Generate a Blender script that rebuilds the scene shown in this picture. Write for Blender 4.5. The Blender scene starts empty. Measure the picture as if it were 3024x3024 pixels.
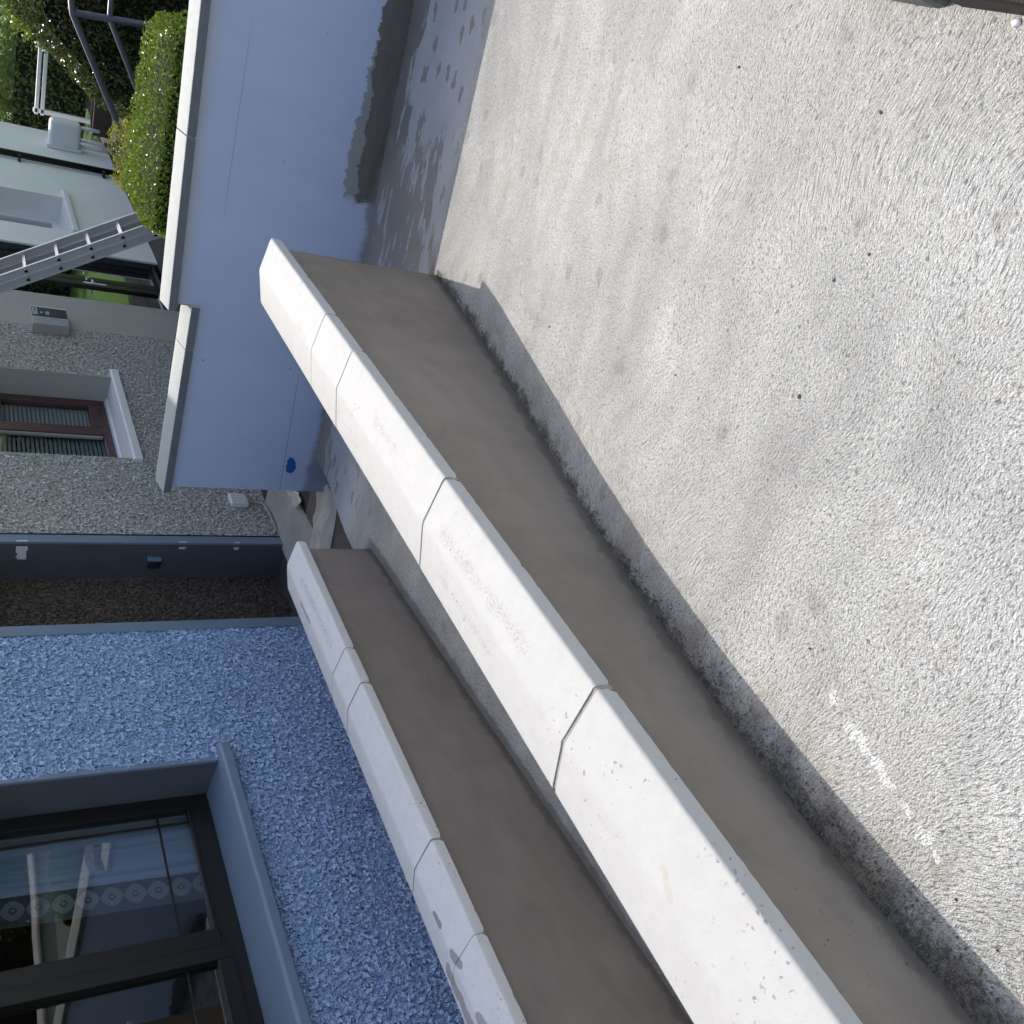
import bpy, bmesh, math, random
from mathutils import Vector, Matrix, noise as mnoise

scene = bpy.context.scene
COL = scene.collection
rnd = random.Random(7)

# ------------------------------------------------------------------ camera
CAM_H = 1.5403
yaw, pitch, roll = (math.radians(a) for a in (31.3065, 31.3035, -1.664))
F0 = Vector((-math.sin(yaw), math.cos(yaw), 0)); R0 = Vector((math.cos(yaw), math.sin(yaw), 0)); U0 = Vector((0, 0, 1))
FW = F0 * math.cos(pitch) - U0 * math.sin(pitch)
D0 = -U0 * math.cos(pitch) - F0 * math.sin(pitch)
RT = R0 * math.cos(roll) + D0 * math.sin(roll)
DN = D0 * math.cos(roll) - R0 * math.sin(roll)
cam_data = bpy.data.cameras.new("camera")
cam_data.sensor_width = 36.0
cam_data.lens = 36.0 * 2764.42 / 3024.0
cam_data.clip_start = 0.05
cam_data.clip_end = 2000.0
cam = bpy.data.objects.new("camera", cam_data)
COL.objects.link(cam)
# the phone was held sideways: picture right is down, picture top is to the right
m = Matrix((DN, RT, -FW)).transposed().to_4x4()
m.translation = Vector((0, 0, CAM_H))
cam.matrix_world = m
scene.camera = cam

# ------------------------------------------------------------------ world, sun, exposure
SUN = Vector((-0.2362, 0.9645, 1.0)).normalized()          # towards the sun
elev = math.asin(SUN.z); azim = math.atan2(SUN.x, SUN.y)
world = bpy.data.worlds.new("World"); scene.world = world
world.use_nodes = True
wn = world.node_tree
bg = wn.nodes["Background"]
sky = wn.nodes.new("ShaderNodeTexSky"); sky.sky_type = 'NISHITA'
sky.sun_disc = False; sky.sun_elevation = elev; sky.sun_rotation = azim
sky.air_density = 1.0; sky.dust_density = 2.2; sky.ozone_density = 0.6
hs = wn.nodes.new("ShaderNodeHueSaturation"); hs.inputs["Saturation"].default_value = 0.74      # desaturated so the sky tints shade less blue
wn.links.new(sky.outputs[0], hs.inputs["Color"]); wn.links.new(hs.outputs[0], bg.inputs[0]); bg.inputs[1].default_value = 0.15
sun_data = bpy.data.lights.new("sun", 'SUN'); sun_data.energy = 2.25; sun_data.angle = math.radians(0.53)
sun_data.color = (1.0, 0.945, 0.865)
sun = bpy.data.objects.new("sun", sun_data); COL.objects.link(sun)
sun.rotation_euler = (-SUN).to_track_quat('-Z', 'Y').to_euler()
sun.location = (-4, 16, 18)
scene.view_settings.view_transform = 'Standard'; scene.view_settings.look = 'None'
scene.view_settings.exposure = 0.80; scene.view_settings.gamma = 1.0
scene.view_settings.use_curve_mapping = False

# ------------------------------------------------------------------ helpers: objects
def tag(o, label=None, cat=None, group=None, kind=None):
    if label: o["label"] = label
    if cat: o["category"] = cat
    if group: o["group"] = group
    if kind: o["kind"] = kind
    return o
def thing(name, loc, label, cat, group=None):
    o = bpy.data.objects.new(name, None); o.empty_display_size = 0.1
    o.location = loc; COL.objects.link(o)
    return tag(o, label, cat, group)
def link(name, me, mat=None, parent=None, smooth=False):
    """mesh given in world coordinates; parents keep world placement"""
    if mat is not None:
        for mt in (mat if isinstance(mat, (list, tuple)) else [mat]): me.materials.append(mt)
    if smooth:
        me.polygons.foreach_set("use_smooth", [True] * len(me.polygons))
    o = bpy.data.objects.new(name, me); COL.objects.link(o)
    if parent is not None:
        o.parent = parent
        root = parent; off = Vector((0, 0, 0))
        while root is not None:
            off += root.location; root = root.parent
        o.location = -off
    return o
def pyd(name, vs, fs):
    me = bpy.data.meshes.new(name); me.from_pydata([tuple(v) for v in vs], [], fs); me.validate(); me.update(); return me
class MB:
    def __init__(self): self.v = []; self.f = []; self.mi = []; self.cur = 0
    def add(self, vs, fs):
        b = len(self.v); self.v += [tuple(v) for v in vs]
        for f in fs: self.f.append(tuple(b + i for i in f)); self.mi.append(self.cur)
        return self
    def box(self, x0, x1, y0, y1, z0, z1):
        vs = [(x, y, z) for x in (x0, x1) for y in (y0, y1) for z in (z0, z1)]
        return self.add(vs, [(0, 1, 3, 2), (4, 6, 7, 5), (0, 4, 5, 1), (2, 3, 7, 6), (0, 2, 6, 4), (1, 5, 7, 3)])
    def quad(self, a, b, c, d): return self.add([a, b, c, d], [(0, 1, 2, 3)])
    def tube(self, pts, r, seg=10, cap=True):
        pts = [Vector(p) for p in pts]; rings = []
        for i, p in enumerate(pts):
            d = (pts[min(i + 1, len(pts) - 1)] - pts[max(i - 1, 0)]).normalized()
            a = d.orthogonal().normalized() if i == 0 else (a - d * a.dot(d)).normalized()
            b = d.cross(a)
            rr = r[i] if isinstance(r, (list, tuple)) else r
            rings.append([p + (a * math.cos(2 * math.pi * k / seg) + b * math.sin(2 * math.pi * k / seg)) * rr for k in range(seg)])
        vs = [v for rg in rings for v in rg]; fs = []
        for i in range(len(pts) - 1):
            for k in range(seg):
                k2 = (k + 1) % seg
                fs.append((i * seg + k, i * seg + k2, (i + 1) * seg + k2, (i + 1) * seg + k))
        if cap:
            fs.append(tuple(range(seg))[::-1]); fs.append(tuple((len(pts) - 1) * seg + k for k in range(seg)))
        return self.add(vs, fs)
    def grid(self, P, nu, nv):
        """P(u,v) in 0..1"""
        vs = [P(i / nu, j / nv) for j in range(nv + 1) for i in range(nu + 1)]
        fs = [(j * (nu + 1) + i, j * (nu + 1) + i + 1, (j + 1) * (nu + 1) + i + 1, (j + 1) * (nu + 1) + i) for j in range(nv) for i in range(nu)]
        return self.add(vs, fs)
    def mesh(self, name):
        me = bpy.data.meshes.new(name); me.from_pydata(self.v, [], self.f); me.update()
        if any(self.mi): me.polygons.foreach_set("material_index", self.mi)
        return me
    def build(self, name, mat, parent=None, smooth=False, bevel=0.0, seg=2):
        me = self.mesh(name)
        if bevel > 0:
            bm = bmesh.new(); bm.from_mesh(me)
            bmesh.ops.remove_doubles(bm, verts=bm.verts, dist=1e-5)
            bmesh.ops.recalc_face_normals(bm, faces=bm.faces)
            ed = [e for e in bm.edges if len(e.link_faces) == 2 and e.calc_face_angle(0) > 0.5]
            bmesh.ops.bevel(bm, geom=ed, offset=bevel, segments=seg, affect='EDGES', profile=0.5)
            bm.to_mesh(me); bm.free()
        return link(name, me, mat, parent, smooth)
def box(name, mat, parent, x0, x1, y0, y1, z0, z1, bevel=0.0, seg=2):
    return MB().box(x0, x1, y0, y1, z0, z1).build(name, mat, parent, bevel=bevel, seg=seg)
def clone(o, parent, delta):
    c = o.copy(); COL.objects.link(c); c.parent = parent; c.location = Vector(o.location) + Vector(delta); return c

# ------------------------------------------------------------------ helpers: materials
class NT:
    def __init__(self, name):
        self.m = bpy.data.materials.new(name); self.m.use_nodes = True
        self.t = self.m.node_tree; self.p = self.t.nodes["Principled BSDF"]; self.out = self.t.nodes["Material Output"]
        self.geo = self.t.nodes.new("ShaderNodeNewGeometry"); self.pos = self.geo.outputs["Position"]
        self.sep = None; self.dim = '3D'
    def n(self, t): return self.t.nodes.new(t)
    def l(self, a, b):
        if isinstance(a, (int, float)): b.default_value = a
        elif isinstance(a, (tuple, list)): b.default_value = (tuple(a) + (1.0,))[:4] if len(b.default_value) == 4 else tuple(a)
        else: self.t.links.new(a, b)
    def xyz(self):
        if not self.sep:
            s = self.n("ShaderNodeSeparateXYZ"); self.l(self.pos, s.inputs[0]); self.sep = s.outputs
        return self.sep
    def M(self, op, a, b=0.0, c=0.0, clamp=False):
        k = self.n("ShaderNodeMath"); k.operation = op; k.use_clamp = clamp
        self.l(a, k.inputs[0]); self.l(b, k.inputs[1]); self.l(c, k.inputs[2]); return k.outputs[0]
    def mapv(self, vec=None, scale=(1, 1, 1), rot=(0, 0, 0), loc=(0, 0, 0)):
        k = self.n("ShaderNodeMapping"); self.l(vec or self.pos, k.inputs[0])
        k.inputs["Scale"].default_value = scale; k.inputs["Rotation"].default_value = rot; k.inputs["Location"].default_value = loc
        return k.outputs[0]
    def noise(self, scale, detail=3.0, rough=0.55, vec=None, dist=0.0, col=False):
        k = self.n("ShaderNodeTexNoise"); k.noise_dimensions = self.dim; self.l(vec or self.pos, k.inputs["Vector"])
        k.inputs["Scale"].default_value = scale; k.inputs["Detail"].default_value = detail
        k.inputs["Roughness"].default_value = rough; k.inputs["Distortion"].default_value = dist
        return k.outputs["Color"] if col else k.outputs["Fac"]
    def voro(self, scale, vec=None, feature='F1', rand=1.0):
        k = self.n("ShaderNodeTexVoronoi"); k.voronoi_dimensions = self.dim; k.feature = feature; self.l(vec or self.pos, k.inputs["Vector"])
        k.inputs["Scale"].default_value = scale; k.inputs["Randomness"].default_value = rand
        return k.outputs["Distance"]
    def warp(self, vec, scale, amt):
        c = self.noise(scale, 2.0, 0.5, vec or self.pos, col=True)
        s = self.n("ShaderNodeVectorMath"); s.operation = 'SUBTRACT'; self.l(c, s.inputs[0]); s.inputs[1].default_value = (0.5, 0.5, 0.5)
        q = self.n("ShaderNodeVectorMath"); q.operation = 'SCALE'; self.l(s.outputs[0], q.inputs[0]); q.inputs["Scale"].default_value = amt
        a = self.n("ShaderNodeVectorMath"); a.operation = 'ADD'; self.l(vec or self.pos, a.inputs[0]); self.l(q.outputs[0], a.inputs[1])
        return a.outputs[0]
    def step(self, x, lo, hi):
        """smooth 0..1 between lo and hi (may be reversed)"""
        k = self.n("ShaderNodeMapRange"); k.interpolation_type = 'SMOOTHSTEP'; self.l(x, k.inputs[0])
        if hi >= lo:
            k.inputs[1].default_value = lo; k.inputs[2].default_value = hi; k.inputs[3].default_value = 0; k.inputs[4].default_value = 1
        else:
            k.inputs[1].default_value = hi; k.inputs[2].default_value = lo; k.inputs[3].default_value = 1; k.inputs[4].default_value = 0
        return k.outputs[0]
    def mix(self, f, a, b, mode='MIX'):
        k = self.n("ShaderNodeMix"); k.data_type = 'RGBA'; k.blend_type = mode
        self.l(f, k.inputs[0]); self.l(a, k.inputs[6]); self.l(b, k.inputs[7]); return k.outputs[2]
    def mul(self, *a):
        r = a[0]
        for b in a[1:]: r = self.M('MULTIPLY', r, b)
        return r
    def inv(self, a): return self.M('SUBTRACT', 1.0, a)
    def mx(self, a, b): return self.M('MAXIMUM', a, b)
    def val(self, col, f, lo, hi):
        """multiply a colour by a factor running lo..hi with f"""
        v = self.M('MULTIPLY_ADD', f, hi - lo, lo)
        k = self.n("ShaderNodeVectorMath"); k.operation = 'SCALE'; self.l(col, k.inputs[0]); self.l(v, k.inputs["Scale"]); return k.outputs[0]
    def segdist(self, ax, ay, bx, by):
        """2-D distance of the shading point from a segment on the ground"""
        x, y, _ = self.xyz()
        dx, dy = bx - ax, by - ay; L = dx * dx + dy * dy
        px = self.M('SUBTRACT', x, ax); py = self.M('SUBTRACT', y, ay)
        t = self.M('ADD', self.M('MULTIPLY', px, dx / L), self.M('MULTIPLY', py, dy / L), 0, True)
        ex = self.M('SUBTRACT', px, self.M('MULTIPLY', t, dx)); ey = self.M('SUBTRACT', py, self.M('MULTIPLY', t, dy))
        return self.M('SQRT', self.M('ADD', self.M('MULTIPLY', ex, ex), self.M('MULTIPLY', ey, ey)))
    def bump(self, h, dist, strength=1.0, prev=None):
        k = self.n("ShaderNodeBump"); self.l(h, k.inputs["Height"]); k.inputs["Distance"].default_value = dist
        k.inputs["Strength"].default_value = strength
        if prev is not None: self.l(prev, k.inputs["Normal"])
        return k.outputs[0]
    def done(self, col, rough=0.8, normal=None, spec=0.3, metal=0.0):
        self.l(col, self.p.inputs["Base Color"]); self.l(rough, self.p.inputs["Roughness"])
        self.p.inputs["Specular IOR Level"].default_value = spec; self.p.inputs["Metallic"].default_value = metal
        if normal is not None: self.l(normal, self.p.inputs["Normal"])
        return self.m

def mat_driveway():
    n = NT("brushed_concrete"); n.dim = '2D'
    x, y, z = n.xyz()
    w = n.warp(None, 0.9, 0.6)                                    # broom strokes bend in wide swirls
    st = n.noise(1.0, 2, 0.6, n.mapv(w, (120, 270, 1), (0, 0, 0.5)))
    st2 = n.noise(1.0, 1, 0.5, n.mapv(w, (38, 110, 1), (0, 0, 0.35)))
    gr = n.noise(210, 2, 0.7)
    vo = n.noise(330, 1, 0.6)
    fl = n.noise(1.0, 2, 0.68, n.mapv(w, (88, 175, 1), (0, 0, 0.9), (5, 3, 0)))
    big = n.noise(0.9, 3, 0.6); mid = n.noise(4.2, 3, 0.62, w); fine = n.noise(30, 3, 0.7)
    w2 = n.warp(None, 0.55, 1.5)
    brush = n.noise(1.0, 3, 0.6, n.mapv(w2, (1.6, 6.0, 1), (0, 0, 0.45)))
    c = n.mix(n.step(big, 0.35, 0.68), (0.455, 0.447, 0.425), (0.515, 0.505, 0.48))
    c = n.val(c, mid, 0.88, 1.12); c = n.val(c, fine, 0.84, 1.16); c = n.val(c, n.step(brush, 0.25, 0.75), 0.90, 1.09)
    c = n.val(c, n.step(gr, 0.3, 0.7), 0.80, 1.12)
    flk = n.mul(n.step(fl, 0.46, 0.32), n.step(y, 4.62, 4.40))
    c = n.val(c, flk, 1.07, 0.58); c = n.val(c, n.mul(n.step(fl, 0.60, 0.70), n.step(gr, 0.45, 0.6)), 1.0, 1.25)
    c = n.mix(n.mul(n.step(big, 0.56, 0.66), n.step(n.noise(9, 2, 0.6), 0.45, 0.65), 0.22), c, (0.40, 0.345, 0.27))
    # small dark pits and brown spots
    pit = n.mul(n.step(n.voro(8.5), 0.055, 0.03), n.step(fine, 0.40, 0.52))
    c = n.mix(n.mul(pit, 0.6), c, (0.12, 0.115, 0.105))
    sp = n.mul(n.step(n.voro(2.3, n.warp(None, 20, 0.05)), 0.085, 0.04), n.step(gr, 0.35, 0.6))
    c = n.mix(n.mul(sp, 0.5), c, (0.22, 0.175, 0.125))
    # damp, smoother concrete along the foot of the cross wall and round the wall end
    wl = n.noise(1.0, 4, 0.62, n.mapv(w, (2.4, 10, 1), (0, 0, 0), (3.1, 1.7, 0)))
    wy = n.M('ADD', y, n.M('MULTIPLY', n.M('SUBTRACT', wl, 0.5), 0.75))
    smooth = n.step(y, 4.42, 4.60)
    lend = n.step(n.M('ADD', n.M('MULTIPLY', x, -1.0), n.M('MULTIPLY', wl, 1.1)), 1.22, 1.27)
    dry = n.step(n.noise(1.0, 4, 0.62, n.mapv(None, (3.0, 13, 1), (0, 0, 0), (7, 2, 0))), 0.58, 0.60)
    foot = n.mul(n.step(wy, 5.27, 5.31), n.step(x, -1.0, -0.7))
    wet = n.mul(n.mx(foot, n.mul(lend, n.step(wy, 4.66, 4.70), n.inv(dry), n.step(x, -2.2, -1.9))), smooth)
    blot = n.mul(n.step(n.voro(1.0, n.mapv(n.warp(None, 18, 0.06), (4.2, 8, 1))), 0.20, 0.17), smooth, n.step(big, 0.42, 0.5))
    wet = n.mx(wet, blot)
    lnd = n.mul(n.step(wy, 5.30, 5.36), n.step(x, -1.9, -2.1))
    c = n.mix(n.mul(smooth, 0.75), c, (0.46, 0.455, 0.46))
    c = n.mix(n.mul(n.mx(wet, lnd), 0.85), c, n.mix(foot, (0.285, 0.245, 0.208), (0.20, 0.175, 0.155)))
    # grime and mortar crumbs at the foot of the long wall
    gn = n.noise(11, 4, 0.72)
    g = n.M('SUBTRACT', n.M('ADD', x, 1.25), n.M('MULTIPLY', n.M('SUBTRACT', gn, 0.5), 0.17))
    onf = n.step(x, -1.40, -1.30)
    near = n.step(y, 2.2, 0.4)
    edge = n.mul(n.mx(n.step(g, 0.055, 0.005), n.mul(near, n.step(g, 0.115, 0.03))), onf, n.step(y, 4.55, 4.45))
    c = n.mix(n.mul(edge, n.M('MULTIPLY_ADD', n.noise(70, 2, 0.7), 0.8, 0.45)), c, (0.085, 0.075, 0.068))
    rs = n.mul(n.step(g, 0.22, 0.05), n.step(mid, 0.50, 0.62), onf, 0.5)
    c = n.mix(rs, c, (0.30, 0.255, 0.19))
    edge2 = n.mul(n.step(n.M('ADD', x, n.M('MULTIPLY', gn, 0.05)), -2.74, -2.765), n.step(y, 4.3, 4.2))
    c = n.mix(n.mul(edge2, 0.6), c, (0.13, 0.12, 0.11))
    # spilt white plaster, splattered in a broken line
    sd = n.segdist(-0.985, 0.925, -1.06, 0.58)
    spl = n.mul(n.step(n.M('SUBTRACT', sd, n.M('MULTIPLY', n.M('SUBTRACT', n.noise(24, 3, 0.7), 0.5), 0.085)), 0.011, 0.004), n.step(n.noise(9, 1, 0.5, n.mapv(None, (1, 1, 1), (0, 0, 0), (0.4, 0.2, 0))), 0.36, 0.44))
    c = n.mix(n.mul(spl, n.M('MULTIPLY_ADD', n.step(gr, 0.38, 0.55), 0.55, 0.35)), c, (0.82, 0.81, 0.79))
    # wet splash that glitters in the sun
    pd = n.M('MINIMUM', n.segdist(-0.80, 3.72, -0.84, 3.30), n.M('SUBTRACT', n.segdist(-0.855, 3.20, -0.905, 2.99), 0.04))
    pud = n.step(n.M('SUBTRACT', pd, n.M('MULTIPLY', n.M('SUBTRACT', n.noise(15, 3, 0.68), 0.5), 0.15)), 0.034, 0.024)
    c = n.mix(n.mul(pud, 0.42), c, (0.26, 0.265, 0.265))
    ro = n.M('SUBTRACT', n.M('SUBTRACT', 0.92, n.M('MULTIPLY', pud, 0.68)), n.M('MULTIPLY', wet, 0.22))
    h = n.M('ADD', n.M('ADD', n.M('MULTIPLY', st, 0.55), n.M('MULTIPLY', st2, 0.6)), n.M('ADD', n.M('MULTIPLY', gr, 0.6), n.M('MULTIPLY', vo, 0.5)))
    h = n.M('MULTIPLY', h, n.M('SUBTRACT', 1.0, n.M('MULTIPLY', n.step(y, 4.42, 4.60), 0.82)))
    h = n.M('ADD', h, n.M('MULTIPLY', fl, 0.9))
    nb = n.bump(n.M('MULTIPLY', h, n.M('SUBTRACT', 1.0, n.M('MULTIPLY', pud, 0.28))), 0.0062, 1.0)
    n.l(n.mul(pud, 0.9), n.p.inputs["Coat Weight"]); n.p.inputs["Coat Roughness"].default_value = 0.10
    n.l(n.bump(n.M('ADD', fl, gr), 0.0022, 1.0), n.p.inputs["Coat Normal"])
    return n.done(c, ro, nb, spec=0.5)

def mat_render(name, base, warm, pits=1.0, foot=None):
    """hand-floated cement render"""
    n = NT(name); x, y, z = n.xyz()
    big = n.noise(1.3, 4, 0.6); mid = n.noise(7, 4, 0.6); sw = n.noise(1.0, 3, 0.55, n.mapv(n.warp(None, 1.5, 0.4), (3, 3, 14)))
    c = n.mix(n.step(big, 0.3, 0.7), base, warm); c = n.val(c, mid, 0.86, 1.14); c = n.val(c, sw, 0.86, 1.14); c = n.val(c, n.noise(120, 3, 0.7), 0.92, 1.08)
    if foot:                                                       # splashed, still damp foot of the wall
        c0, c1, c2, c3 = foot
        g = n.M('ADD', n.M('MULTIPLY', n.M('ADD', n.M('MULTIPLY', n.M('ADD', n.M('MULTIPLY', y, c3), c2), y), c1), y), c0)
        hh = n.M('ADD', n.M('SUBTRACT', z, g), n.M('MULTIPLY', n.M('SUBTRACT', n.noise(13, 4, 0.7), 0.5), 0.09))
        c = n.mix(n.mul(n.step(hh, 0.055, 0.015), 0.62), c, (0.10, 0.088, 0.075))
    zone = n.step(n.noise(2.4, 3, 0.6), 0.45, 0.62)
    sp = n.mul(n.step(n.voro(62), 0.20, 0.10), n.step(n.noise(38, 3, 0.6), 0.5, 0.62), zone)
    c = n.mix(n.mul(sp, 0.6 * pits), c, (0.06, 0.055, 0.05))
    h = n.M('ADD', n.M('MULTIPLY', n.noise(220, 3, 0.6), 0.10), n.M('MULTIPLY', n.noise(9, 3, 0.5), 0.9))
    h = n.M('SUBTRACT', h, n.M('MULTIPLY', sp, 0.3))
    return n.done(c, 0.86, n.bump(h, 0.004, 0.8), spec=0.25)

def mat_bluewall():
    n = NT("pale_blue_render"); x, y, z = n.xyz()
    big = n.noise(0.8, 4, 0.6); mid = n.noise(5, 4, 0.6, n.mapv(None, (1, 1, 0.4)))
    c = n.mix(big, (0.395, 0.465, 0.625), (0.45, 0.52, 0.675)); c = n.val(c, mid, 0.93, 1.07)
    dot = n.step(n.voro(9, n.warp(None, 30, 0.02)), 0.075, 0.045)
    c = n.mix(n.mul(dot, n.step(n.noise(3), 0.45, 0.6), 0.6), c, (0.12, 0.13, 0.16))
    # unpainted strip below the coping
    zc = n.M('SUBTRACT', z, n.M('MULTIPLY_ADD', x, 0.0355, 0.4617))
    under = n.mul(n.step(zc, -0.10, -0.005), n.step(x, -2.2, -1.9))
    c = n.mix(n.mul(under, 0.55), c, (0.42, 0.43, 0.43))
    # trowel marks, two fine level lines
    ln = n.step(n.M('ABSOLUTE', n.M('SUBTRACT', z, n.M('MULTIPLY_ADD', x, 0.052, -0.303))), 0.004, 0.001)
    c = n.mix(n.mul(ln, n.step(x, -2.2, -2.5), 0.6), c, (0.09, 0.10, 0.14))
    ln2 = n.step(n.M('ABSOLUTE', n.M('SUBTRACT', z, n.M('MULTIPLY_ADD', x, 0.02, 0.235))), 0.0035, 0.001)
    c = n.mix(n.mul(ln2, n.step(x, -1.5, -1.3), n.step(x, -0.3, -0.6), 0.45), c, (0.13, 0.14, 0.18))
    # wet cement splashed along the foot
    nz = n.M('ADD', n.M('MULTIPLY', n.M('SUBTRACT', n.noise(1.0, 4, 0.68, n.mapv(None, (9, 9, 4))), 0.5), 0.16), n.M('MULTIPLY', n.M('SUBTRACT', n.noise(1.7, 2), 0.5), 0.08))
    ht = n.M('SUBTRACT', n.M('ADD', z, nz), n.M('MULTIPLY', n.step(x, -1.45, -0.95), 0.065))
    band = n.step(ht, -0.655, -0.67)
    foot2 = n.step(ht, -0.505, -0.513)
    gate = n.step(n.M('ADD', x, n.M('MULTIPLY', nz, 1.6)), -1.24, -1.20)
    c = n.mix(n.mul(foot2, gate, 0.8), c, (0.235, 0.225, 0.19))
    deep = n.step(n.M('ADD', ht, n.M('MULTIPLY', n.step(x, -1.0, -0.2), -0.07)), -0.578, -0.590)
    c = n.mix(n.mul(n.mx(n.mul(deep, gate), n.mul(band, 0.35)), n.M('MULTIPLY_ADD', n.noise(1.0, 4, 0.65, n.mapv(None, (5, 5, 22))), 0.5, 0.62)), c, (0.11, 0.097, 0.088))
    lft = n.step(n.M('ADD', z, n.M('MULTIPLY', nz, 0.6)), -0.62, -0.66)
    c = n.mix(n.mul(lft, 0.5), c, (0.2, 0.2, 0.2))
    return n.done(c, 0.72, n.bump(n.M('ADD', n.noise(6, 4, 0.55), n.M('MULTIPLY', n.noise(150, 2), 0.06)), 0.004, 0.7), spec=0.3)

def mat_coping(name, base=(0.545, 0.532, 0.512), dirt=1.0, patch=None, smudge=None):
    n = NT(name); x, y, z = n.xyz()
    big = n.noise(2.0, 4, 0.6)
    c = n.mix(big, base, tuple(v * 0.93 for v in base)); c = n.val(c, n.noise(18, 4, 0.65), 0.90, 1.08)
    cl = n.step(n.noise(2.6, 3, 0.6, n.mapv(None, (1, 1, 1), (0, 0, 0), (4.2, 0.7, 0))), 0.44, 0.60)
    sp = n.mul(n.step(n.voro(48, n.warp(None, 70, 0.02)), 0.26, 0.13), n.step(n.noise(20, 3, 0.7), 0.47, 0.58), cl)
    c = n.mix(n.mul(sp, 0.62 * dirt), c, (0.20, 0.185, 0.16))
    sc = n.mul(n.step(n.noise(1.0, 4, 0.7, n.mapv(n.warp(None, 5, 0.1), (60, 9, 40))), 0.66, 0.72), n.step(n.noise(3.1, 3), 0.5, 0.62))
    c = n.mix(n.mul(sc, 0.45 * dirt), c, (0.42, 0.385, 0.34))
    haz = n.mul(n.step(n.noise(1.0, 5, 0.75, n.mapv(None, (22, 7, 22))), 0.52, 0.70), n.step(n.noise(1.3, 2), 0.48, 0.62))
    c = n.mix(n.mul(haz, 0.6 * dirt), c, (0.52, 0.47, 0.45))
    if smudge:                                                     # rubbed, gritty patches left by the float
        d = None
        for (ax, ay, bx, by, r) in smudge:
            e = n.M('SUBTRACT', n.segdist(ax, ay, bx, by), r); d = e if d is None else n.M('MINIMUM', d, e)
        e = n.step(n.M('SUBTRACT', d, n.M('MULTIPLY', n.M('SUBTRACT', n.noise(13, 3, 0.65), 0.5), 0.06)), 0.012, -0.02)
        e = n.mul(e, n.step(n.noise(1.0, 3, 0.75, n.mapv(None, (150, 90, 150))), 0.42, 0.62))
        c = n.mix(n.mul(e, 0.55), c, (0.30, 0.265, 0.25))
    if patch:                                                      # damp stains lying on the stones
        for (ax, ay, bx, by, r, colr) in patch:
            d = n.M('SUBTRACT', n.segdist(ax, ay, bx, by), n.M('MULTIPLY', n.M('SUBTRACT', n.noise(16, 3, 0.6), 0.5), r * 2.0))
            c = n.mix(n.mul(n.step(d, r * 1.02, r * 0.85), 0.72), c, colr)
    h = n.M('ADD', n.M('MULTIPLY', n.noise(14, 4, 0.6), 0.7), n.M('MULTIPLY', n.noise(130, 3, 0.6), 0.12))
    h = n.M('SUBTRACT', h, n.M('MULTIPLY', sp, 0.5))
    return n.done(c, 0.68, n.bump(h, 0.003, 0.8), spec=0.3)

def mat_roughcast(name, base, dark, depth, scale=46.0, hi=None):
    """thrown roughcast: the relief is real displacement"""
    n = NT(name)
    w = n.warp(None, 30, 0.03)
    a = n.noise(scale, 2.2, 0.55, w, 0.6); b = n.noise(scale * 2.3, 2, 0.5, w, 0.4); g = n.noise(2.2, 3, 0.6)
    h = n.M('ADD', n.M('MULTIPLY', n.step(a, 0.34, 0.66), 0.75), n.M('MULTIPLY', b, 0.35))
    c = n.mix(n.step(h, 0.15, 0.95), dark, base); c = n.val(c, g, 0.93, 1.07); c = n.val(c, n.noise(300, 2), 0.95, 1.05)  # hollows darkened in the colour too, painted relief shade
    n.done(c, 0.82, n.bump(n.noise(260, 2, 0.6), 0.002, 0.5), spec=0.25)
    d = n.n("ShaderNodeDisplacement"); n.l(h, d.inputs["Height"]); d.inputs["Midlevel"].default_value = 0.0; d.inputs["Scale"].default_value = depth
    n.t.links.new(d.outputs[0], n.out.inputs["Displacement"])
    n.m.displacement_method = 'BOTH'
    return n.m

def mat_plain(name, col, rough=0.6, var=0.08, scale=8.0, bump=0.0015, spec=0.35, metal=0.0, chips=None):
    n = NT(name)
    c = n.val(col + (1.0,) if False else n.mix(n.noise(scale * 0.3, 3), col, tuple(v * (1 - var) for v in col)), n.noise(scale, 4, 0.6), 1 - var, 1 + var)
    if chips:
        c = n.mix(n.mul(n.step(n.noise(30, 4, 0.7), 0.70, 0.72), n.step(n.noise(2.5, 2), 0.56, 0.62)), c, chips)
    return n.done(c, rough, n.bump(n.noise(scale * 9, 3, 0.6), bump, 0.6), spec=spec, metal=metal)

def mat_leaf(name, cols, rough=0.35, trans=0.35):
    n = NT(name); rn = n.geo.outputs["Random Per Island"]
    r = n.n("ShaderNodeValToRGB"); n.l(rn, r.inputs[0])
    el = r.color_ramp.elements
    while len(el) < len(cols): el.new(0.5)
    for i, cc in enumerate(cols): el[i].position = i / (len(cols) - 1); el[i].color = tuple(cc) + (1,)
    c = n.val(r.outputs[0], n.noise(1.2, 3), 0.75, 1.25)
    n.done(c, rough, None, spec=0.5)
    tr = n.n("ShaderNodeBsdfTranslucent"); n.l(n.mix(0.5, c, (0.22, 0.30, 0.03)), tr.inputs[0])
    ms = n.n("ShaderNodeMixShader"); ms.inputs[0].default_value = trans
    n.t.links.new(n.p.outputs[0], ms.inputs[1]); n.t.links.new(tr.outputs[0], ms.inputs[2]); n.t.links.new(ms.outputs[0], n.out.inputs[0])
    return n.m

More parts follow.
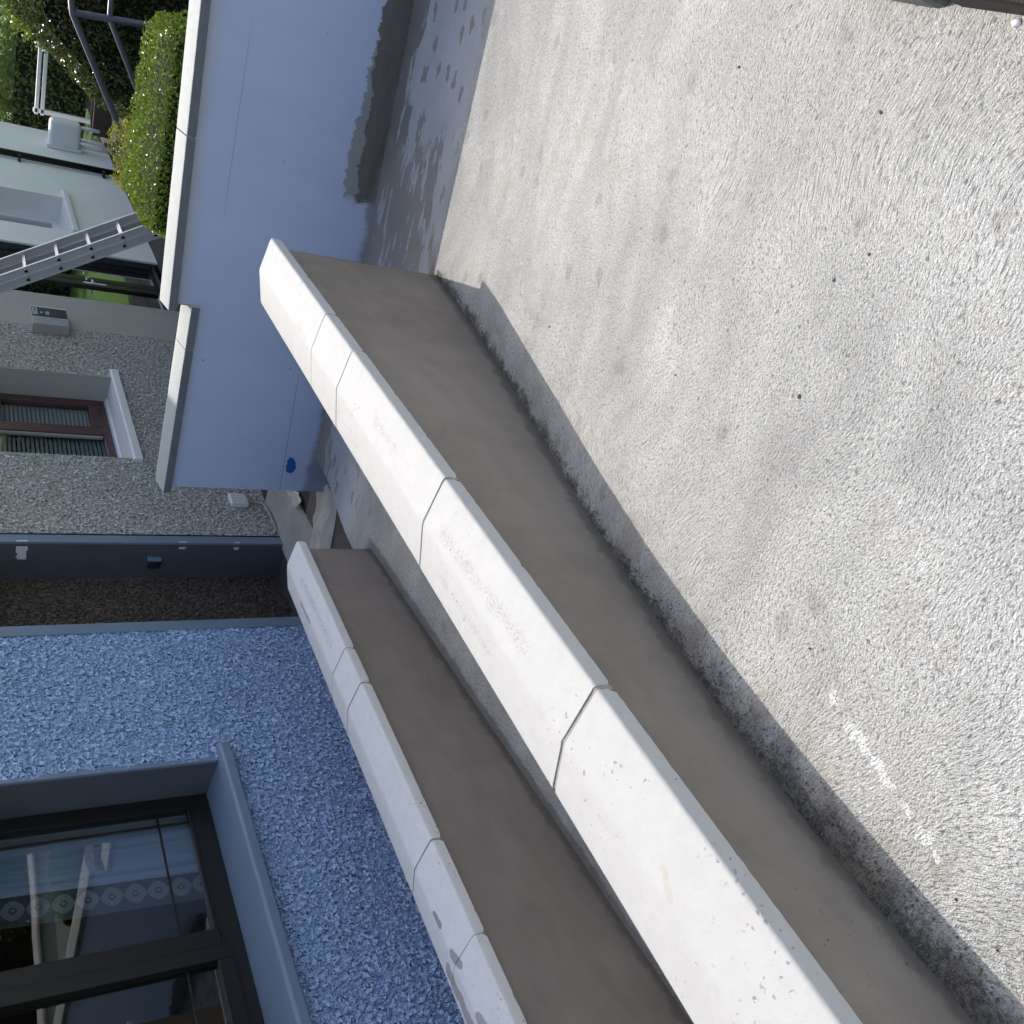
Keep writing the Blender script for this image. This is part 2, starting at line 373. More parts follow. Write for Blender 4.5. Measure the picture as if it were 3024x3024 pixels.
def mat_glass(name, tint=(0.9, 0.94, 0.93), boost=1.5):
    n = NT(name)
    fr = n.n("ShaderNodeFresnel"); fr.inputs[0].default_value = 1.55
    gl = n.n("ShaderNodeBsdfGlossy"); gl.inputs["Roughness"].default_value = 0.0; gl.inputs[0].default_value = (1, 1, 1, 1)
    tp = n.n("ShaderNodeBsdfTransparent"); tp.inputs[0].default_value = tint + (1,)
    ms = n.n("ShaderNodeMixShader"); n.l(n.M('MULTIPLY', n.M('MULTIPLY', fr.outputs[0], boost), n.inv(n.geo.outputs["Backfacing"]), 0, True), ms.inputs[0])
    wob = n.bump(n.noise(1.3, 2), 0.004, 0.15); n.l(wob, gl.inputs["Normal"])
    n.t.links.new(tp.outputs[0], ms.inputs[1]); n.t.links.new(gl.outputs[0], ms.inputs[2]); n.t.links.new(ms.outputs[0], n.out.inputs[0])
    return n.m

DRIVE = mat_driveway()
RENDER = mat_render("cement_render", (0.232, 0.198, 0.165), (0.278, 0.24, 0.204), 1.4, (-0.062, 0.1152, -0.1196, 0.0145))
RENDER2 = mat_render("fresh_cement_render", (0.275, 0.235, 0.205), (0.315, 0.275, 0.24), 0.4, (-0.8337, 0.0589, 0.0, 0.0))
BLUEW = mat_bluewall()
COPE = mat_coping("white_coping", patch=[(-1.335, 0.85, -1.365, 0.80, 0.009, (0.47, 0.455, 0.39))], smudge=[(-1.31, 2.72, -1.30, 2.52, 0.018), (-1.33, 2.06, -1.315, 1.52, 0.022), (-1.455, 2.02, -1.45, 1.66, 0.010), (-1.37, 3.75, -1.36, 3.60, 0.008), (-1.33, 1.05, -1.37, 1.0, 0.004), (-1.40, 2.95, -1.33, 2.88, 0.006)])
COPE2 = mat_coping("white_coping_stained", (0.72, 0.71, 0.70), 1.0, [
    (-3.04, 1.72, -3.03, 1.45, 0.035, (0.27, 0.235, 0.22)), (-2.93, 1.72, -2.91, 1.66, 0.018, (0.2, 0.19, 0.18)), (-2.93, 1.47, -2.90, 1.38, 0.02, (0.27, 0.24, 0.225)), (-2.935, 1.90, -2.93, 1.84, 0.012, (0.16, 0.15, 0.14)),
    (-2.985, 3.90, -2.975, 3.72, 0.012, (0.15, 0.14, 0.13))], smudge=[(-2.885, 3.98, -2.875, 3.42, 0.022), (-3.01, 3.6, -3.0, 3.3, 0.006)])
COPE3 = mat_coping("weathered_coping", (0.50, 0.515, 0.48), 0.6)
EDGE3 = mat_plain("dark_coping_edge", (0.155, 0.165, 0.18), 0.7, 0.18, 14, 0.002)  # darker grey for the front faces of the cross wall stones
MORTAR = mat_plain("mortar", (0.40, 0.38, 0.35), 0.9, 0.2, 40, 0.004)
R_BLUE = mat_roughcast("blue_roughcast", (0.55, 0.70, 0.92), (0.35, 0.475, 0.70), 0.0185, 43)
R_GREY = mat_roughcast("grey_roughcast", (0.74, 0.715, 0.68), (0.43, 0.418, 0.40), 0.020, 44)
R_BROWN = mat_roughcast("brown_roughcast", (0.18, 0.148, 0.122), (0.075, 0.062, 0.052), 0.016, 42)
SLATE = mat_plain("slate_blue_paint", (0.175, 0.235, 0.32), 0.5, 0.10, 5, 0.002, chips=(0.7, 0.7, 0.7))
SLATE_D = mat_plain("dark_slate_paint", (0.095, 0.102, 0.125), 0.5, 0.08, 5, 0.002)
GREYP = mat_plain("grey_plaster", (0.36, 0.35, 0.335), 0.8, 0.06, 3, 0.002)
WHITEP = mat_plain("white_plaster", (0.76, 0.765, 0.76), 0.75, 0.05, 3, 0.003)
WHITES = mat_plain("white_paint", (0.72, 0.73, 0.76), 0.45, 0.05, 9, 0.002)
DFRAME = mat_plain("dark_brown_frame", (0.013, 0.012, 0.012), 0.35, 0.1, 10, 0.0008, 0.4)
MAHOG = mat_plain("mahogany_frame", (0.075, 0.036, 0.038), 0.4, 0.12, 12, 0.001, 0.4)
WHITEF = mat_plain("white_frame", (0.74, 0.76, 0.82), 0.35, 0.03, 5, 0.0005)
GLASS = mat_glass("window_glass", (0.80, 0.84, 0.86), 2.3)
GLASS2 = mat_glass("door_glass", (0.75, 0.8, 0.78), 3.0)
ROOM = mat_plain("dark_room", (0.045, 0.048, 0.06), 0.9)
CURT = mat_plain("net_curtain", (0.40, 0.47, 0.60), 0.9, 0.05, 12)
LACE = mat_plain("lace_trim", (0.24, 0.255, 0.28), 0.9, 0.05, 12)
LACED = mat_plain("lace_trim_dark", (0.09, 0.094, 0.105), 0.9, 0.05, 12)
BLIND = mat_plain("blind_slat", (0.50, 0.50, 0.49), 0.5, 0.05, 5)
ALU = mat_plain("aluminium", (0.50, 0.50, 0.52), 0.42, 0.10, 14, 0.001, 0.5, 0.65)
BLACKP = mat_plain("black_plastic", (0.018, 0.018, 0.021), 0.4, 0.1, 8, 0.001)
BORESHADE = mat_plain("rung_bore_shade", (0.008, 0.008, 0.009), 0.8, 0.1, 8)  # near-black on the flat rung ends stands for shade in the hollow
RAILP = mat_plain("grey_metal_paint", (0.085, 0.09, 0.115), 0.4, 0.1, 12, 0.001, 0.4, 0.2)
TARMAC = mat_plain("dark_tarmac", (0.045, 0.043, 0.042), 0.9, 0.2, 22, 0.006)
PATHSOIL = mat_plain("gritty_soil", (0.15, 0.128, 0.11), 0.95, 0.25, 30, 0.006)
APRON = mat_render("pale_concrete", (0.36, 0.355, 0.36), (0.29, 0.28, 0.265), 0.6)
CLOTH = mat_plain("dust_sheet_cotton", (0.74, 0.65, 0.57), 0.95, 0.14, 14, 0.002)
ROOFM = mat_plain("roof_slate", (0.07, 0.07, 0.075), 0.7, 0.15, 5, 0.004)
WOOD = mat_plain("brown_wood", (0.085, 0.062, 0.05), 0.7, 0.2, 14, 0.003)
BARK = mat_plain("bark", (0.09, 0.07, 0.05), 0.9, 0.2, 16, 0.006)
PAINTB = mat_plain("blue_paint", (0.012, 0.105, 0.36), 0.45, 0.08, 20)
LABELW = mat_plain("printed_label", (0.36, 0.37, 0.38), 0.5)
NAVY = mat_plain("navy_panel", (0.022, 0.027, 0.045), 0.4)
def mat_grass():
    n = NT("lawn_grass")
    c = n.mix(n.noise(0.7, 4), (0.055, 0.13, 0.018), (0.085, 0.175, 0.03)); c = n.val(c, n.noise(60, 4, 0.7), 0.5, 1.5)
    return n.done(c, 0.9, n.bump(n.noise(90, 3, 0.7), 0.02, 1.0), spec=0.2)
GRASS = mat_grass()
SOIL = mat_plain("garden_soil", (0.07, 0.055, 0.042), 0.95, 0.3, 30, 0.02)

# ------------------------------------------------------------------ ground
def gy(Y):
    Y = min(max(Y, 0.53), 4.965)
    return 0.1152 * Y - 0.1196 * Y * Y + 0.0145 * Y ** 3
def sm(t): t = min(max(t, 0), 1); return t * t * (3 - 2 * t)
def ramp_z(Y):
    a = -0.8337 + 0.0589 * Y
    return a + (-0.668 - a) * sm((Y - 4.25) / 1.1)
def ground_z(X, Y):
    d = 0.0497 * max(X, -1.3) + gy(Y)
    k = sm((-1.3 - X) / 0.8)
    return d * (1 - k) + ramp_z(Y) * k
def yb(X): return 5.4884 - 0.0237 * X
gb = MB()
NX, NY = 84, 150
gb.grid(lambda u, v: ((-2.98 + 6.2 * u), (-4.0 + 9.62 * v), ground_z(-2.98 + 6.2 * u, -4.0 + 9.62 * v) + 0.004 * mnoise.noise(Vector(((-2.98 + 6.2 * u) * 2.2, (-4.0 + 9.62 * v) * 2.2, 0)))), NX, NY)
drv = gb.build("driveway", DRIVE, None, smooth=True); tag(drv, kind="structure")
# edge of the slab where it drops to the house path
sl = MB(); sl.grid(lambda u, v: (-2.98 - 0.02 * v, -4.0 + 9.56 * u, ground_z(-2.98, -4.0 + 9.56 * u) * (1 - v) - 1.1 * v + (0.006 * mnoise.noise(Vector((0, (-4 + 9.56 * u) * 9, v * 3)))) * v), 120, 4)
tag(sl.build("driveway_edge", APRON, None, smooth=True), kind="structure")
tag(MB().grid(lambda u, v: (-400 + 800 * u, -300 + 1000 * v, -1.25), 2, 2).build("ground", GRASS), kind="structure")
tag(MB().grid(lambda u, v: (-3.3 + 19 * u, 5.85 + 40 * v, -0.905 + 0.02 * mnoise.noise(Vector((u * 20, v * 30, 0)))), 30, 50).build("lawn", GRASS, smooth=True), kind="structure")
tag(MB().grid(lambda u, v: (-3.72 + 0.75 * u, -4 + 10.0 * v, -0.872 + 0.008 * mnoise.noise(Vector((u * 4, v * 60, 0)))), 8, 120).build("house_path", PATHSOIL, smooth=True), kind="structure")
tag(MB().grid(lambda u, v: (-3.72 + 0.45 * u, 6.0 + 20 * v, -0.885), 2, 10).build("tarmac_path", TARMAC), kind="structure")
ap = MB(); ap.grid(lambda u, v: (-4.23 + (0.49 + 0.02 * mnoise.noise(Vector((3, v * 60, 0)))) * u, -4 + 10.9 * v, -0.848 - 0.012 * u - (0.03 if u > 0.99 else 0)), 6, 160)
tag(ap.build("house_apron", APRON, smooth=True), kind="structure")
tag(MB().grid(lambda u, v: (-4.23 + 0.55 * u, 6.85 + 18 * v, -0.895 + 0.03 * (1 - u)), 3, 10).build("path_edge", TARMAC), kind="structure")

# ------------------------------------------------------------------ copings
CW = 0.33; HN = 0.0474; RN = 0.0255; BN = -0.0085; RP = 0.486
def coping_mesh(name, L, seed, W=CW, hn=HN, rn=RN, bn=BN, rp=RP, chip=1.0, r=0.0105):
    """one twice-weathered stone, front at x=0, running along +y from 0 to L, underside z=0"""
    sl1 = rn / (W * rp)
    arc = [(-r * (1 - math.cos(a)), hn - r + r * math.sin(a)) for a in (0.0, 0.35, 0.7, 1.05, 1.4)]
    prof = [(0.0, 0.0), (0.0, (hn - r) * 0.5)] + arc + [(-r * 1.5, hn + sl1 * r * 1.5)]
    prof += [(-W * rp + 0.02, hn + rn - 0.0030), (-W * rp + 0.007, hn + rn - 0.0007), (-W * rp - 0.007, hn + rn - 0.0008), (-W * rp - 0.02, hn + rn - 0.0036),
            (-W + 0.012, hn + bn + 0.001), (-W + 0.004, hn + bn - 0.003), (-W, hn + bn - 0.011), (-W, 0.0)]
    ns = max(8, int(L / 0.013)); vs = []; fs = []; k = len(prof)
    rr = random.Random(seed)
    chips = [(rr.random() * L, rr.uniform(0.003, 0.010), rr.uniform(0.001, 0.004)) for _ in range(int(L * 5))]
    chips += [(0.0, 0.010, 0.006), (L, 0.012, 0.006)]
    for i in range(ns + 1):
        y = L * i / ns
        e = 0.0012 * mnoise.noise(Vector((y * 45, seed, 0)))
        for (cy, cw, cd) in chips:
            t = abs(y - cy) / cw
            if t < 1: e -= cd * (1 - t) * chip
        for j, (px, pz) in enumerate(prof):
            dx = dz = 0.0
            if j == 0: dx = min(e, 0.001); dz = max(-e * 0.8, -0.001)
            elif j in (3, 4, 5): dx = 0.0015 * mnoise.noise(Vector((y * 20, seed + 5, j)))
            elif j in (8, 9, 10, 11): dz = 0.0012 * mnoise.noise(Vector((y * 7, seed + 9, 0)))
            end = 0.0
            if i in (0, ns): end = rr.uniform(-0.0015, 0.0015)
            vs.append((px + dx, y + end, pz + dz))
    for i in range(ns):
        for j in range(k):
            j2 = (j + 1) % k
            fs.append((i * k + j, i * k + j2, (i + 1) * k + j2, (i + 1) * k + j))
    fs.append(tuple(range(k))); fs.append(tuple(ns * k + j for j in range(k))[::-1])
    me = pyd(name, vs, fs)
    bm = bmesh.new(); bm.from_mesh(me); bmesh.ops.recalc_face_normals(bm, faces=bm.faces); bm.to_mesh(me); bm.free()
    me.polygons.foreach_set("use_smooth", [True] * len(me.polygons)); me.set_sharp_from_angle(angle=math.radians(40))
    return me
def coped_wall(name, label, cat, xfun, zfun, joints, mat_body, mat_cope, over, end_over, zbot, gaps):
    """wall running along y; joints sorted from the far end towards the camera"""
    t = thing(name, (xfun(joints[0]) - CW / 2, joints[0] - 1.0, zbot), label, cat)
    yA, yB = joints[-1], joints[0] - end_over
    b = MB(); n = 70
    for (dx, flip) in ((-over, False), (-CW + over, True)):
        b.grid(lambda u, v: (xfun(yA + (yB - yA) * u) + dx + 0.003 * mnoise.noise(Vector(((yA + (yB - yA) * u) * 2.6, v * 2, dx))) + (0.006 * (1 - v) ** 6 * (1 if not flip else -1)), yA + (yB - yA) * u, zbot + (zfun(yA + (yB - yA) * u) + 0.002 - zbot) * v), n, 24)
    xa, xb = xfun(yB) - over, xfun(yB) - CW + over
    b.quad((xa, yB, zbot), (xb, yB, zbot), (xb, yB, zfun(yB)), (xa, yB, zfun(yB)))
    xa, xb = xfun(yA) - over, xfun(yA) - CW + over
    b.quad((xa, yA, zbot), (xb, yA, zbot), (xb, yA, zfun(yA)), (xa, yA, zfun(yA)))
    b.build("rendered_body", mat_body, t)
    for i in range(len(joints) - 1):
        y1, y0 = joints[i], joints[i + 1]
        g0 = gaps[i] / 2 if i < len(joints) - 2 else 0; g1 = gaps[i - 1] / 2 if i else 0
        y0 += g0; y1 -= g1
        me = coping_mesh("coping_stone", y1 - y0, 11 * i + len(name))
        s = link("coping_stone", me, mat_cope, t)
        wx, wz = xfun(y0), zfun(y0)
        s.location = Vector(s.location) + Vector((wx + rnd.uniform(-0.0015, 0.0015), y0, wz))
        sl_ = (zfun(y1) - zfun(y0)) / (y1 - y0); sx_ = (xfun(y1) - xfun(y0)) / (y1 - y0)
        s.rotation_euler = (math.atan(sl_), 0, -math.atan(sx_))
        if i < len(joints) - 2:                                     # mortar bed in the joint below this stone
            yj = joints[i + 1]; g = gaps[i] / 2 + 0.001; q = MB(); ins = 0.0022
            pr = [(-ins, 0.002), (-ins, HN - 0.011), (-0.003 - ins, HN - 0.003 - ins), (-0.011, HN - ins), (-CW * RP, HN + RN - ins), (-CW + 0.012, HN + BN - ins), (-CW + ins, HN + BN - 0.010), (-CW + ins, 0.002)]
            vs = [(xfun(yj) + px + rnd.uniform(-1, 1) * 0.001, yj + dy, zfun(yj) + pz + rnd.uniform(-1, 1) * 0.001) for dy in (-g, g) for (px, pz) in pr]
            k = len(pr); q.add(vs, [(j, (j + 1) % k, k + (j + 1) % k, k + j) for j in range(k)])
            q.build("mortar_joint", MORTAR, t)
    return t

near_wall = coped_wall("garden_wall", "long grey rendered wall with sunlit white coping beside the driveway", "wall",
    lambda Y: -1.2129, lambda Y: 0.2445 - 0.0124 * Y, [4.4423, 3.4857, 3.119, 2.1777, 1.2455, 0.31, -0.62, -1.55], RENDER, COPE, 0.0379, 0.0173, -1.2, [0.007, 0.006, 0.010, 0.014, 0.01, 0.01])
far_wall = coped_wall("ramp_wall", "lower dark grey rendered wall with shaded white coping in front of blue house", "wall",
    lambda Y: -2.7645 - 0.0071 * Y, lambda Y: -0.1207 - 0.0166 * Y, [4.2162, 3.2808, 3.0276, 2.1067, 1.68, 0.75, -0.2, -1.1], RENDER2, COPE2, 0.0379, 0.0173, -1.2, [0.006, 0.010, 0.009, 0.004, 0.01, 0.01])

# cross wall, pale blue, stepped
def cope_x(name, mat, parent, X0, X1, zf, seed, depth=0.32):
    """stone whose length runs along x, front faces -y"""
    L = X1 - X0
    me = coping_mesh(name, L, seed, W=depth, hn=0.0491, rn=0.026, bn=-0.004, chip=0.5, r=0.008)
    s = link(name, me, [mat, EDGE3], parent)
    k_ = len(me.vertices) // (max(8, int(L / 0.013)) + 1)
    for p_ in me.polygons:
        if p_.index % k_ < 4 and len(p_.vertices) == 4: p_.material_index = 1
    ang = math.atan2(yb(X1) - yb(X0), X1 - X0)
    s.location = Vector(s.location) + Vector((X0, yb(X0) - 0.034, zf(X0)))
    # local +y -> world +x ; local +x (front) -> world -y
    s.rotation_euler = Matrix.Rotation(ang - math.pi / 2, 3, 'Z').to_euler()
    s.rotation_euler[0] = math.atan((zf(X1) - zf(X0)) / L)
    return s
cw = thing("painted_wall", (-1.0, 5.6, -1.2), "stepped pale blue rendered wall with weathered coping crossing behind the driveway", "wall")
zb1 = lambda X: 0.4617 + 0.0355 * X
zb2 = lambda X: 0.269 + 0.0032 * X
b = MB()
XL, XS, XR = -3.262, -1.99, 3.2
def face(x0, x1, ztop, n):
    b.grid(lambda u, v: (x0 + (x1 - x0) * u, yb(x0 + (x1 - x0) * u) + 0.003 * mnoise.noise(Vector(((x0 + (x1 - x0) * u) * 2, 0, v * 3))), -1.2 + (ztop(x0 + (x1 - x0) * u) + 1.2) * v), n, 20)
face(XL, XS, zb2, 40); face(XS, XR, zb1, 90)
b.quad((XL, yb(XL) + 0.25, -1.2), (XS, yb(XS) + 0.25, -1.2), (XS, yb(XS) + 0.25, zb2(XS)), (XL, yb(XL) + 0.25, zb2(XL)))
b.quad((XS, yb(XS) + 0.25, -1.2), (XR, yb(XR) + 0.25, -1.2), (XR, yb(XR) + 0.25, zb1(XR)), (XS, yb(XS) + 0.25, zb1(XS)))
b.quad((XL, yb(XL), -1.2), (XL, yb(XL) + 0.25, -1.2), (XL, yb(XL) + 0.25, zb2(XL)), (XL, yb(XL), zb2(XL)))
b.quad((XS, yb(XS), zb2(XS)), (XS, yb(XS) + 0.25, zb2(XS)), (XS, yb(XS) + 0.25, zb1(XS)), (XS, yb(XS), zb1(XS)))
b.build("rendered_body", BLUEW, cw)
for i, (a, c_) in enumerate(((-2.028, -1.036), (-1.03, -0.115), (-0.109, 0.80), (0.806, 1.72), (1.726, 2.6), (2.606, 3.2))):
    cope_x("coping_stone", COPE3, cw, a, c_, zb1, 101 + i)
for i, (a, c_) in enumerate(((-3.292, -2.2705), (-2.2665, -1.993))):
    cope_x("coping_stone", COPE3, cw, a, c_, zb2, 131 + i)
# mortar under the overhanging step
box("mortar_joint", MORTAR, cw, -2.0, -1.955, yb(-2) + 0.004, yb(-2) + 0.24, zb2(-2) - 0.01, zb1(-2) - 0.004)
# smear of blue paint on the wall
pm = MB(); cx, cz = -3.058, -0.51; vs = [(cx, yb(cx) - 0.004, cz)]
for k in range(40):
    a = 2 * math.pi * k / 40
    rx = 0.062 * (1 + 0.25 * mnoise.noise(Vector((math.cos(a) * 2, math.sin(a) * 2, 3)))); rz = 0.036 * (1 + 0.45 * mnoise.noise(Vector((math.cos(a) * 2.4, math.sin(a) * 2.4, 8))))
    X = cx + rx * math.cos(a); vs.append((X, yb(X) - 0.003, cz + rz * math.sin(a) + 0.1 * (X - cx)))
pm.add(vs, [(0, 1 + k, 1 + (k + 1) % 40) for k in range(40)])
pm.build("paint_smear", PAINTB, cw)["label"] = "bright blue paint smear"

# ------------------------------------------------------------------ houses
XF = -4.2; ZB = -0.9; ZE = 5.08; XE = -3.88
def facade(mb, y0, y1, z0, z1, step):
    mb.grid(lambda u, v: (XF, y0 + (y1 - y0) * u, z0 + (z1 - z0) * v), max(1, int((y1 - y0) / step)), max(1, int((z1 - z0) / step)))
def shell(parent, y0, y1, mat):
    """back, ends and floor that close the house"""
    s = MB(); s.quad((-9.4, y0, ZB - 0.3), (-9.4, y1, ZB - 0.3), (-9.4, y1, ZE), (-9.4, y0, ZE))
    for y in (y0, y1): s.add([(XF - 0.02, y, ZB - 0.3), (-9.4, y, ZB - 0.3), (-9.4, y, ZE), (-6.8, y, ZE + 2.6), (XF - 0.02, y, ZE)], [(0, 1, 2, 3, 4)])
    s.quad((XF - 0.02, y0, ZB + 0.1), (XF - 0.02, y1, ZB + 0.1), (-9.4, y1, ZB + 0.1), (-9.4, y0, ZB + 0.1))
    s.build("inner_wall", mat, parent)
def roof(parent, y0, y1):
    r = MB()
    for (xa, za, xb, zb) in ((XE, ZE, -6.8, ZE + 2.75), (-9.75, ZE, -6.8, ZE + 2.75)):
        r.add([(xa, y0, za), (xa, y1, za), (xb, y1, zb), (xb, y0, zb), (xa, y0, za + 0.1), (xa, y1, za + 0.1), (xb, y1, zb + 0.1), (xb, y0, zb + 0.1)],
              [(0, 1, 2, 3), (4, 7, 6, 5), (0, 4, 5, 1), (1, 5, 6, 2), (0, 3, 7, 4)])
    rf = r.build("roof", ROOFM, parent)
    box("soffit", WHITES, rf, XE + 0.002, XF, y0, y1, ZE - 0.02, ZE - 0.002)
    MB().tube([(XE + 0.05, y0, ZE + 0.02), (XE + 0.05, y1, ZE + 0.02)], 0.055, 10).build("gutter", BLACKP, rf)

# ---- blue house
bh = thing("blue_house", (XF - 2, 1.0, ZB), "house with light blue roughcast front and slate blue trim", "house")
mb = MB()
W0, W1, WZ0, WZ1 = 2.16, 3.985, 0.10, 1.42
facade(mb, W1 + 0.006, 5.205, ZB, 1.42, 0.0048)
facade(mb, 1.2, W1 + 0.006, ZB, 0.062, 0.0048)
facade(mb, -4.0, 1.2, ZB, 1.42, 0.06)
facade(mb, 1.2, W0, 0.062, 1.42, 0.03)
facade(mb, -4.0, 5.205, 1.42, ZE, 0.06)
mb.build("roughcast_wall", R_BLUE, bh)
shell(bh, -4.0, 5.30, ROOM); roof(bh, -4.3, 5.79)
box("corner_band", SLATE, bh, XF - 0.05, XF + 0.020, 5.205, 5.305, ZB, 2.2, 0.004)
# recessed side passage
box("recess_wall", R_BROWN, None, 0, 0, 0, 0, 0, 0) if False else None
rb = MB(); rb.grid(lambda u, v: (XF - 0.325, 5.31 + 0.965 * u, ZB + 2.4 * v), 140, 340)
rb.build("recess_wall", R_BROWN, bh)["label"] = "dark brown roughcast back of the recess"
box("recess_lintel", SLATE_D, bh, XF - 0.34, XF - 0.004, 5.306, 6.274, 1.36, 2.2)
fu = MB(); facade(fu, 5.306, 6.37, 2.2, ZE, 0.06); fu.build("roughcast_wall", R_BLUE, bh)
box("recess_step", SLATE_D, bh, XF - 0.34, XF - 0.004, 5.306, 6.274, ZB - 0.1, ZB + 0.028)
jm = box("recess_jamb", SLATE_D, bh, XF - 0.34, XF - 0.003, 6.2745, 6.372, ZB, 1.5)
box("corner_band", SLATE, bh, XF - 0.003, XF + 0.018, 6.272, 6.370, ZB, 2.2, 0.003)
# torn flakes of white plaster on the band
def flake(y, z, h, w, seed, parent):
    rr = random.Random(seed); vs = []; nn = 9
    for i in range(nn + 1):
        t = i / nn; vs.append((XF - 0.02 - w * t, z + h * (0.5 + 0.12 * rr.uniform(-1, 1) - 0.12 * t)))
    for i in range(nn, -1, -1):
        t = i / nn; vs.append((XF - 0.02 - w * t, z - h * (0.5 + 0.12 * rr.uniform(-1, 1) - 0.12 * t)))
    p = MB(); p.add([(a, y, c) for a, c in vs], [tuple(range(len(vs)))])
    p.build("bare_patch", WHITES, parent); p = MB()
    p.add([(XF + 0.02, y + 0.002, z - h * .5), (XF + 0.021, y + 0.016, z - h * .45), (XF + 0.021, y + 0.016, z + h * .45), (XF + 0.02, y + 0.002, z + h * .5)], [(0, 1, 2, 3)])
    p.build("bare_patch", WHITES, parent)
flake(6.2715, 1.05, 0.075, 0.115, 3, bh); flake(6.2715, -0.06, 0.06, 0.02, 4, bh); flake(6.2715, -0.48, 0.04, 0.025, 5, bh)
# window
win = MB()
XW = XF - 0.255
wn_ = thing("window", (XF, 3.0, 0.1), None, None); wn_.parent = bh; wn_.location = Vector((XF, 3.0, 0.1)) - bh.location
def wpart(name, mat, x0, x1, y0, y1, z0, z1, bevel=0.003, par=None): return box(name, mat, par or wn_, x0, x1, y0, y1, z0, z1, bevel)
wpart("reveal", SLATE_D, XW - 0.05, XF - 0.004, W1 - 0.002, W1 + 0.022, 0.06, 1.45, 0)
wpart("reveal", SLATE_D, XW - 0.05, XF - 0.004, W0 - 0.022, W0 + 0.002, 0.06, 1.45, 0)
wpart("reveal", SLATE_D, XW - 0.05, XF - 0.004, W0, W1, 1.42, 1.45, 0)
wpart("reveal_edge", SLATE, XF - 0.004, XF + 0.016, W1 - 0.004, W1 + 0.030, 0.11, 1.45, 0.003)
s = MB(); ys0, ys1 = W0 - 0.08, 4.075
pr = [(XW - 0.03, 0.150), (XF + 0.0, 0.118), (XF + 0.055, 0.108), (XF + 0.068, 0.095), (XF + 0.068, 0.045), (XF + 0.05, 0.040), (XW - 0.03, 0.04)]
s.add([(px, y, pz) for y in (ys0, ys1) for px, pz in pr], [tuple(range(7)), tuple(range(13, 6, -1))] + [(i, (i + 1) % 7, 7 + (i + 1) % 7, 7 + i) for i in range(7)])
s.build("window_sill", SLATE, wn_, bevel=0.006)
FW_ = 0.075
wpart("frame", DFRAME, XW - 0.06, XW + 0.002, W1 - FW_ - 0.02, W1 - 0.002, 0.15, 1.42)
wpart("frame", DFRAME, XW - 0.06, XW + 0.002, W0 + 0.002, W0 + FW_, 0.15, 1.42)
wpart("frame", DFRAME, XW - 0.06, XW + 0.002, W0 + FW_, W1 - FW_ - 0.02, 0.15, 0.262)
wpart("frame", DFRAME, XW - 0.06, XW + 0.002, W0 + FW_, W1 - FW_ - 0.02, 1.33, 1.42)
wpart("frame_bead", DFRAME, XW - 0.03, XW + 0.014, 3.06, W1 - FW_ - 0.02, 0.262, 0.285, 0.004)
wpart("mullion", DFRAME, XW - 0.06, XW + 0.022, 2.955, 3.055, 0.262, 1.33, 0.005)
wpart("sash", DFRAME, XW - 0.05, XW + 0.028, 2.87, 2.953, 0.22, 1.35, 0.005)
wpart("sash", DFRAME, XW - 0.05, XW + 0.028, W0 + FW_ + 0.004, 2.87, 0.22, 0.305, 0.005)
wpart("sash", DFRAME, XW - 0.05, XW + 0.028, W0 + FW_ + 0.004, W0 + FW_ + 0.09, 0.305, 1.35, 0.005)
wpart("pane", GLASS, XW - 0.026, XW - 0.020, 3.05, W1 - FW_ - 0.015, 0.255, 1.335, 0)
wpart("pane", GLASS, XW - 0.020, XW - 0.014, W0 + FW_ + 0.08, 2.875, 0.30, 1.345, 0)
for (y0, y1, z0, z1) in ((3.052, W1 - FW_ - 0.02, 0.440, 0.452), (W0 + FW_ + 0.08, 2.872, 0.440, 0.452), (3.792, 3.803, 0.262, 1.33)):
    wpart("glazing_bar", DFRAME, XW - 0.019, XW - 0.011, y0, y1, z0, z1, 0)
wpart("inner_reveal", GREYP, XW - 0.32, XW - 0.062, 3.886, 3.93, 0.15, 1.42, 0)
wpart("inner_board", GREYP, XW - 0.32, XW - 0.062, W0 + 0.05, 3.886, 0.16, 0.20, 0)
# net curtain with lace edge inside
cu = thing("net_curtain", (XW - 0.14, 3.6, 0.12), "pale blue net curtain with lace edge hanging inside the blue house window", "curtain")
MB().grid(lambda u, v: (XW - 0.16 + 0.018 * math.sin(u * 26) + 0.008 * math.sin(u * 61 + v * 2), 3.60 + 0.36 * u - 0.05 * (1 - v) * (1 - u), 0.16 + 1.3 * v), 60, 12).build("curtain_fabric", CURT, cu, smooth=True)
MB().grid(lambda u, v: (XW - 0.158, 3.42 + 0.19 * u - 0.05 * (1 - v), 0.16 + 1.3 * v), 3, 14).build("lace_border", LACED, cu)
for i in range(10):
    z = 0.24 + i * 0.118; y = 3.515 - 0.05 * (1 - (z - 0.16) / 1.3); q = MB()
    ring = lambda r, r2, x: [(x, y + r * math.sin(2 * math.pi * k / 24) * (abs(math.sin(2 * math.pi * k / 24)) ** 0.7), z + r2 * math.cos(2 * math.pi * k / 24)) for k in range(24)]
    o_, i_ = ring(0.062, 0.058, XW - 0.152), ring(0.022, 0.020, XW - 0.152)
    q.add(o_ + i_, [(k, (k + 1) % 24, 24 + (k + 1) % 24, 24 + k) for k in range(24)])
    q.add([(XW - 0.150, y, z + 0.012), (XW - 0.150, y + 0.013, z), (XW - 0.150, y, z - 0.012), (XW - 0.150, y - 0.013, z)], [(0, 1, 2, 3)])
    q.build("lace_motif", LACE, cu)
